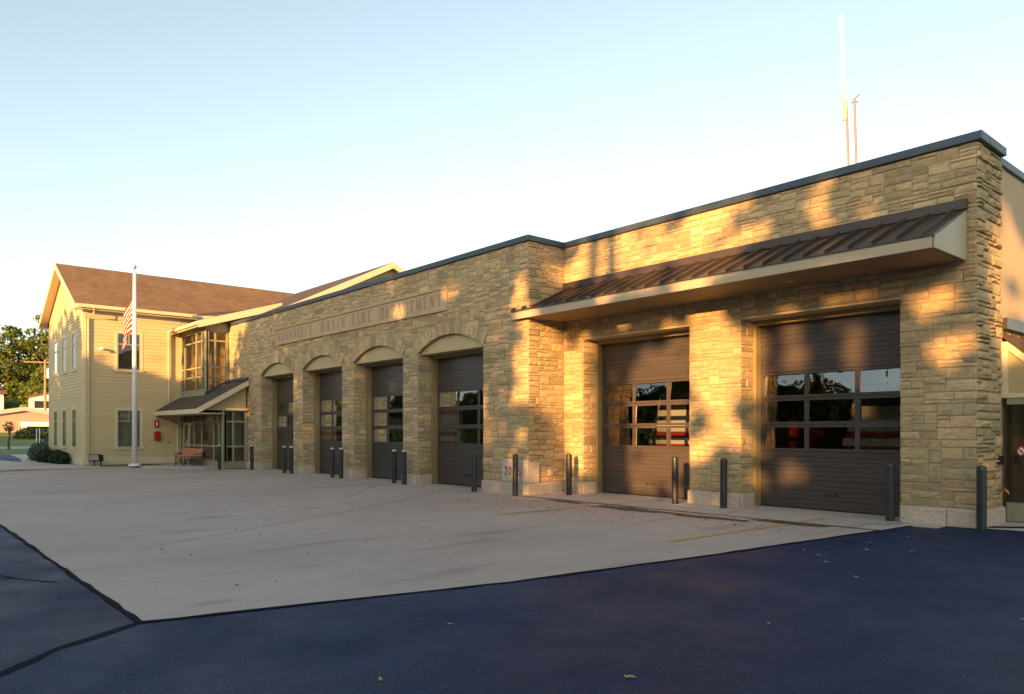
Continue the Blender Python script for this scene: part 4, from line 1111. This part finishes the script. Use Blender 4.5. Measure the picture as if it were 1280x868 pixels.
# trees left in the background
random.seed(21)
def blobset(n, rx, ry, z0, z1, r0, r1):
    out = []
    for k in range(n):
        f = k / max(1, n - 1); z = z0 + (z1 - z0) * f; w = math.sin(PI * (.25 + .7 * f))
        a = random.uniform(0, 2 * PI); q = random.uniform(.3, 1) * w
        r = random.uniform(r0, r1) * (.65 + .5 * w)
        out.append((math.cos(a) * rx * q, math.sin(a) * ry * q, z, r * 1.25, r * 1.25, r * .75))
    return out
tree('broadleaf_tree', 'tall open crowned tree beyond the low houses, nearest the cream building', 'tree', (-163, 27, 4.5), blobset(46, 4.6, 6.2, 3, 20, .8, 1.7), 7000, .62, M['leaf_far'], 'trees beyond the low houses', (.4, 5))
tree('broadleaf_tree', 'broad leafy tree at the left edge of the picture beyond the low houses', 'tree', (-166, 20.5, 4.5), blobset(40, 5, 5.5, 3, 16.2, 1.0, 1.9), 7000, .65, M['leaf_far'], 'trees beyond the low houses', (.4, 5))
tree('broadleaf_tree', 'low bushy tree between the utility pole and the cream building', 'tree', (-160, 34, 5), blobset(24, 4, 4, 1, 10.5, 1.2, 2.0), 3500, .75, M['leaf_far'], 'trees beyond the low houses', (.35, 3))
tree('broadleaf_tree', 'dense dark green tree filling the gap below the tall open crown', 'tree', (-152, 24.5, 3), blobset(34, 6, 4.5, 2, 9.2, 1.3, 2.2), 6500, .7, M['leaf_far'], 'trees beyond the low houses', (.35, 3))
tree('broadleaf_tree', 'dense low tree above the roof of the white hillside house', 'tree', (-172, 13, 5), blobset(34, 6, 6, 2, 11, 1.3, 2.2), 5000, .8, M['leaf_far'], 'trees beyond the low houses', (.35, 3))
tree('young_tree', 'slender dark sapling with sparse top on the roadside lawn', 'sapling', (-83.6, 10.2, .0), [(0, 0, 2.3, .5, .5, .35), (.25, .1, 2.0, .4, .4, .25), (-.3, 0, 1.9, .4, .4, .25)], 130, .22, M['leaf'], None, (.12, 1.6))

def bush(name, label, loc, r, n, size, material, group=None):
    t = empty(name, loc, label, 'shrub', group)
    rx, ry, rz = r
    blobs = [(random.uniform(-.45, .45) * rx, random.uniform(-.45, .45) * ry, rz * random.uniform(.3, .55), rx * .62, ry * .62, rz * .5) for _ in range(8)]
    p, nn = crown_points(blobs, n, .75); p[:, 2] = np.abs(p[:, 2])
    quads_object('foliage', p, nn, size, material, t)
    m = MB()
    for k in range(7): m.tube([(0, 0, -.05), (random.uniform(-.6, .6) * rx, random.uniform(-.6, .6) * ry, rz * .7)], .02, 5)
    m.build('stem', M['bark'], t)
G_ = 'shrubs beside the cream building'
bush('juniper_shrub', 'silvery blue green juniper at the left end of the bed', (-51.5, 8.3, .09), (1.5, .9, 1.0), 2600, .14, M['leaf_blue'], G_)
bush('juniper_shrub', 'teal green juniper between the two marker posts', (-47.8, 7.25, .09), (1.5, .55, .95), 2600, .13, M['leaf_blue'], G_)
bush('dark_shrub', 'low dark shrub nearest the corner of the cream building', (-43.2, 7.35, .09), (1.6, .4, .7), 2600, .12, M['leaf_dark'], G_)
bush('dark_shrub', 'dark low shrub between teal juniper and corner shrub', (-45.4, 7.2, .09), (1.1, .45, .65), 2200, .12, M['leaf_dark'], G_)
bush('dark_shrub', 'rounded dark green shrub at the back edge of the lawn', (-62.5, 10.6, .0), (1.6, 1.4, 1.35), 2400, .17, M['leaf_dark'], G_)
bush('round_bush', 'clipped round bush before the pink house porch', (-122, 17.4, .2), (2.6, 2.2, 2.1), 2200, .3, M['leaf_dark'], 'bushes before the pink house')
bush('round_bush', 'lower wide bush right of the clipped round bush', (-121, 20.0, .2), (2.6, 2.0, 1.5), 2200, .3, M['leaf_dark'], 'bushes before the pink house')
def marker(loc, label):
    t = empty('marker_post', loc, label, 'marker post', 'marker posts in the shrub bed')
    m = MB(); m.tube([(0, 0, -.05), (0, 0, 1.15)], .035, 6); m.build('post', M['leaf_dark_metal'], t)
    m = MB(); m.box(-.1, .1, -.05, -.03, .95, 1.75); m.build('plate', M['white'], t, bevel=.006)
M['leaf_dark_metal'] = mat('green_metal', (.02, .06, .045), .5, .1)
marker((-48.9, 7.3, .09), 'green marker post with white plate, the left one in the bed')
marker((-46.3, 7.05, .09), 'green marker post with white plate, the right one in the bed')

# ------------------------------------------------------------------ houses and pole in the background
M['pink_wall'] = mat('pink_wall', (.42, .27, .2), .85, .08, 1)
M['grey_roof'] = mat('grey_roof', (.40, .36, .33), .9, .1, .6)
M['red_roof'] = mat('red_roof', (.16, .07, .05), .9, .15, .8)
M['house_white'] = mat('house_white', (.7, .64, .55), .8, .05)
h1 = empty('pink_house', (-131, 18, .0), 'low pink house with pale roof and white porch across the road', 'house', None, math.radians(90 - 8))
# local: x to the right (seen from the road), y away
def LB(*a): b = MB(); b.box(*a); return b
m = MB(); m.box(-9, -.6, 0, 10, 0, 3.2); m.box(-.6, 8, 2.2, 10, 0, 2.6); m.prism([(-9, .0, 3.2), (8, .0, 3.2), (0, .0, 4.75)], [(-9, 10, 3.2), (8, 10, 3.2), (0, 10, 4.75)]); m.build('wall', M['pink_wall'], h1)
m = MB()
for s in (-1, 1):
    xe = -9.7 if s < 0 else 8.7
    m.hexa([(0, -.5, 4.75), (xe, -.5, 3.0), (xe, 10.5, 3.0), (0, 10.5, 4.75), (0, -.5, 5.35), (xe, -.5, 3.6), (xe, 10.5, 3.6), (0, 10.5, 5.35)])
m.build('roof', M['grey_roof'], h1)
m = MB(); m.box(-.6, 8.2, -.2, .1, 2.45, 3.15); m.box(-.5, .2, -.1, .3, 0, 2.45); m.box(-.5, 8.2, -.1, .05, 0, .62); m.build('porch', M['white'], h1)
m = MB(); m.box(1.6, 3.9, 2.1, 2.19, .9, 2.1); w = m.build('window', M['white'], h1); m = MB(); m.face([(1.75, 2.08, 1.0), (3.75, 2.08, 1.0), (3.75, 2.08, 2.0), (1.75, 2.08, 2.0)]); m.build('pane', M['window_glass'], w)
h2 = empty('hillside_house', (-152, 14.3, 5.5), 'white house with dark red roof on the slope behind the pink house', 'house', None, math.radians(82))
m = MB(); m.box(-8, 3.5, 0, 8, -2.5, 2.6); m.build('wall', M['house_white'], h2)
m = MB(); m.hexa([(-8.5, -.6, 2.5), (4.0, -.6, 2.5), (4.0, 8.6, 2.5), (-8.5, 8.6, 2.5), (-8.5, -.5, 2.7), (4.0, -.5, 2.7), (3.0, 4, 4.0), (-8, 4, 4.0)]); m.build('roof', M['red_roof'], h2)
m = MB(); m.box(-1.6, .2, -.06, .02, .7, 2.0); m.build('window', M['black'], h2)
m = MB(); m.box(2.3, 2.9, 1, 1.6, 2.7, 4.6); m.build('chimney', M['house_white'], h2)
h3 = empty('gabled_house', (-146, 24.2, 4.9), 'small white gabled house on the slope by the utility pole', 'house', None, math.radians(80))
m = MB(); m.box(-3.6, 4.5, 0, 7, -2.5, 2.5); m.prism([(-3.6, 0, 2.5), (4.5, 0, 2.5), (2.6, 0, 4.0)], [(-3.6, 7, 2.5), (4.5, 7, 2.5), (2.6, 7, 4.0)]); m.build('wall', M['house_white'], h3)
m = MB(); m.hexa([(-4.0, -.3, 2.4), (2.6, -.3, 4.0), (2.6, 7.3, 4.0), (-4, 7.3, 2.4), (-4, -.3, 2.6), (2.6, -.3, 4.2), (2.6, 7.3, 4.2), (-4, 7.3, 2.6)]); m.hexa([(5, -.3, 2.3), (2.6, -.3, 4.0), (2.6, 7.3, 4.0), (5, 7.3, 2.3), (5, -.3, 2.5), (2.6, -.3, 4.2), (2.6, 7.3, 4.2), (5, 7.3, 2.5)]); m.build('roof', M['red_roof'], h3)
m = MB(); m.box(-2.8, -.6, -.06, .02, .7, 1.9); m.build('window', M['black'], h3)
m = MB(); m.box(-.5, .1, 1, 1.6, 2.9, 5.2); m.build('chimney', M['house_white'], h3)
up = empty('utility_pole', (-139.5, 21.9, 1.5), 'wooden utility pole with a long crossarm and grey transformer', 'utility pole', None, math.radians(82))
M['pole_wood'] = mat('pole_wood', (.34, .21, .1), .9, .2, 3)
m = MB(); m.tube([(0, 0, 0), (0, 0, 11.6)], [.2, .15], 8); m.build('pole', M['pole_wood'], up)
m = MB(); m.box(-2.9, .9, -.1, .05, 11.1, 11.3); m.build('crossarm', M['pole_wood'], up)
m = MB(); m.lathe(.5, -.1, [(0, 8.7), (.28, 8.7), (.3, 8.9), (.3, 10.1), (.2, 10.3), (0, 10.35)], 12); m.build('transformer', M['white'], up)

# ------------------------------------------------------------------ trees on the west side of the street, behind the viewpoint (they shade the lot)
AZT = math.tan(SUN_AZ); ELT = math.tan(SUN_EL) / math.cos(SUN_AZ)
def gap_field(x, z):
    """openings cut into the unseen crowns so low sun reaches set patches of the building front (x along it, z up)"""
    f = np.zeros_like(x)
    def el(cx, cz, rx, rz, a=1.0): f[:] = np.maximum(f, a * (1.35 - np.sqrt(((x - cx) / rx) ** 2 + ((z - cz) / rz) ** 2)))
    el(-12.4, 6.0, 2.6, 1.5); el(-10.2, 6.0, 1.6, 1.1); el(-8.9, 5.9, .55, .5); el(-7.4, 6.0, .28, .5); el(-6.4, 5.8, .2, .4); el(-9.6, 4.9, 1.2, .5)
    el(-13.9, 2.3, .85, 2.0); el(-14.3, 1.6, .4, .7); el(-11.5, 2.0, 1.55, 2.7); el(-11.4, 3.2, 1.3, 1.1); el(-9.75, 3.2, .9, 1.9); el(-10.0, 1.4, .5, .5); el(-15.0, 3.2, .7, 1.6)
    el(-8.3, .7, .6, .5); el(-8.8, 3.2, .3, 1.2); el(-7.9, 3.6, .4, .6); el(-6.6, 3.4, .3, .8); el(-6.6, 4.25, .8, .12); el(-5.2, 3.9, .4, .45); el(-4.95, 3.1, .45, .4)
    el(-11.6, 4.7, 2.2, .35); el(-3.6, 4.4, .75, 1.3, 1.8); el(-3.9, 5.9, .3, .4); el(-4.3, .9, .14, .5); el(-2.6, 4.6, .5, 1)
    el(-15.6, 2.9, .18, .9); el(-15.4, 5.2, .3, .7); el(-18.6, 5.6, .5, .35); el(-21.3, 5.3, .45, .35); el(-16.9, 2.3, .12, .5); el(-22.6, 3.2, .2, .25); el(-24.4, 3.6, .2, .3)
    f[z < -.05] = 0
    f[(z > 7.1) & (x > -34)] = .8
    f[(x > -42.8) & (x < -37.3) & (z > 3.7)] = 1.2
    e = x <= -42.8
    f[e] = np.where(z[e] > 7.4, 1.2, np.where(z[e] > 5.4, .42 + .22 * (z[e] - 6), 0))
    return f
def shade_keep(p):
    t = (p[:, 1] - Y1)
    # slide each leaf along the sunlight to the plane of the building front
    x = p[:, 0] + t * AZT; z = p[:, 2] + t * ELT
    wob = .16 * np.sin(x * 5.1 + z * 3.3) + .14 * np.sin(x * 2.3 - z * 6.1 + 1) + .1 * np.sin(9 * x + 1.7 * z) +   .07 * np.sin(13.1 * x - 4 * z) * np.sin(11.3 * z + 3 * x)
    g_ = gap_field(x, z) + wob
    return (g_ < .42) | (RNG.uniform(0, 1, len(x)) < .008)  # leaves inside the openings are dropped to shape the sun patches
random.seed(3)
k = 0
for x in list(range(-103, 38, 7)):
    y = -24 + random.uniform(-2.5, 2.5)
    hgt = 13.2 if -42 < x < -16 else 9.3 if x < -18 else 15.5
    bl = []
    for q in range(26):
        bl.append((random.uniform(-4.4, 4.4), random.uniform(-3, 3), random.uniform(.8, hgt - 1.5), random.uniform(1.5, 2.4), random.uniform(1.4, 2.2), random.uniform(1.2, 1.9)))
    for bx in (-3.2, -1.0, 1.2, 3.4):
        for bz in np.arange(.9, hgt - 1.5, 1.75): bl.append((bx + random.uniform(-.4, .4), random.uniform(-2, 2), float(bz), 1.75, 1.9, 1.45))
    for bx in (-3.4, -2.0, -.6, .8, 2.2, 3.6):
        for bz in (1.0, 2.6, 4.2, 5.6): bl.append((bx, random.uniform(-1.5, 1.5), bz, 1.25, 1.8, 1.15))
    area = 12 * hgt
    tree('maple_tree', 'large leafy tree standing across the lot behind the viewpoint', 'tree', (x, y, 0), bl, int(area * 105), .58, M['leaf'], 'row of trees behind the viewpoint', (.38, 4), keep=shade_keep, limbs=False, shell=.2)
    k += 1
for xs_ in (3.2, 3.85):
    tree('bare_trunk_tree', 'tall straight trunk standing in front of the row of trees behind the viewpoint', 'tree', (xs_, -23.2, 0), [(-.5, 0, 17.0, 1.6, 1.6, 1.3), (.7, .3, 16.2, 1.4, 1.4, 1.1)], 900, .5, M['leaf'], 'straight trunks behind the viewpoint', (.27, 14.5), limbs=False)
# ------------------------------------------------------------------ fallen leaves
lv = [(-5.14, 12.45), (-4.24, 10.92), (-4.91, 9.64), (-3.46, 5.89), (-3.3, 3.89), (-4.86, 12.36), (-4.36, 2.6), (-5.22, 3.8), (-5.28, 9.92), (-4.91, 9.83), (-2.08, 7.7), (-4.7, 10.6), (-5.0, 11.3), (-5.2, 10.4), (-4.0, 11.5), (-4.6, 9.2), (-3.9, 8.5)]
for i, (x, y) in enumerate(lv):
    m = MB(); s = random.uniform(.02, .038)
    pts = [(0, -1.2, 0), (.5, -.6, .25), (.65, .1, .3), (.3, .8, .2), (0, 1.3, .5), (-.3, .8, .1), (-.6, .1, .25), (-.5, -.6, .3)]
    for a, b in zip(pts, pts[1:] + pts[:1]): m.face([(a[0] * s, a[1] * s, a[2] * s + .004), (b[0] * s, b[1] * s, b[2] * s + .004), (0, 0, .006)])
    o = m.build('fallen_leaf', M['dry_leaf']); o.location = (x, y, 0); o.rotation_euler = (0, 0, random.uniform(0, 6))
    tag(o, 'small dry leaf lying on the dark asphalt', 'leaf', 'dry leaves scattered on the asphalt')
db = MB()
for i in range(520):
    if random.random() < .55: x, y = random.uniform(-15, -6.4), random.gauss(11.9, .8)
    else: x, y = random.uniform(-30, -7), random.uniform(3, 12.4)
    if y > 12.8 or y < 2 or (y < 12 and x > -6.4): continue
    s = random.uniform(.012, .035); a = random.uniform(0, 6); c_, s_ = math.cos(a) * s, math.sin(a) * s
    db.face([(x - c_, y - s_, .006), (x + s_ * .5, y - c_ * .5, .016), (x + c_, y + s_, .007), (x - s_ * .5, y + c_ * .5, .012)])
tag(db.build('leaf_litter', M['stain']), 'scattered dark leaf litter on the concrete apron', 'litter', kind='stuff')

# ------------------------------------------------------------------ world, sun, camera
W = bpy.data.worlds.new('World'); S.world = W; W.use_nodes = True
N, L = W.node_tree.nodes, W.node_tree.links
sky = N.new('ShaderNodeTexSky'); sky.sky_type = 'NISHITA'; sky.sun_disc = False
sky.sun_elevation = SUN_EL; sky.sun_rotation = PI - SUN_AZ
sky.air_density = 1.0; sky.dust_density = 1.2; sky.ozone_density = .6; sky.altitude = 100
hs = N.new('ShaderNodeHueSaturation'); hs.inputs['Saturation'].default_value = .70; hs.inputs['Hue'].default_value = .487
L.new(sky.outputs[0], hs.inputs['Color']); L.new(hs.outputs[0], N['Background'].inputs[0]); N['Background'].inputs[1].default_value = .128
sl = bpy.data.lights.new('sun', 'SUN'); sl.energy = 5.0; sl.angle = math.radians(.5); sl.color = (1, .49, .15)
so_ = bpy.data.objects.new('sun', sl); COL.objects.link(so_)
so_.rotation_euler = (-TO_SUN).to_track_quat('-Z', 'Y').to_euler()
cam = bpy.data.cameras.new('camera'); co = bpy.data.objects.new('camera', cam); COL.objects.link(co)
co.location = (0, 0, 1.65); co.rotation_euler = (PI / 2, 0, math.radians(49.25))
cam.sensor_width = 36; cam.lens = 36 * 940 / 1280; cam.shift_y = 106 / 1280; cam.clip_end = 3000; cam.clip_start = .05
S.camera = co
S.view_settings.view_transform = 'Standard'; S.view_settings.look = 'None'; S.view_settings.gamma = 1; S.view_settings.exposure = 1.57
S.view_settings.use_curve_mapping = False
S.render.engine = 'CYCLES'
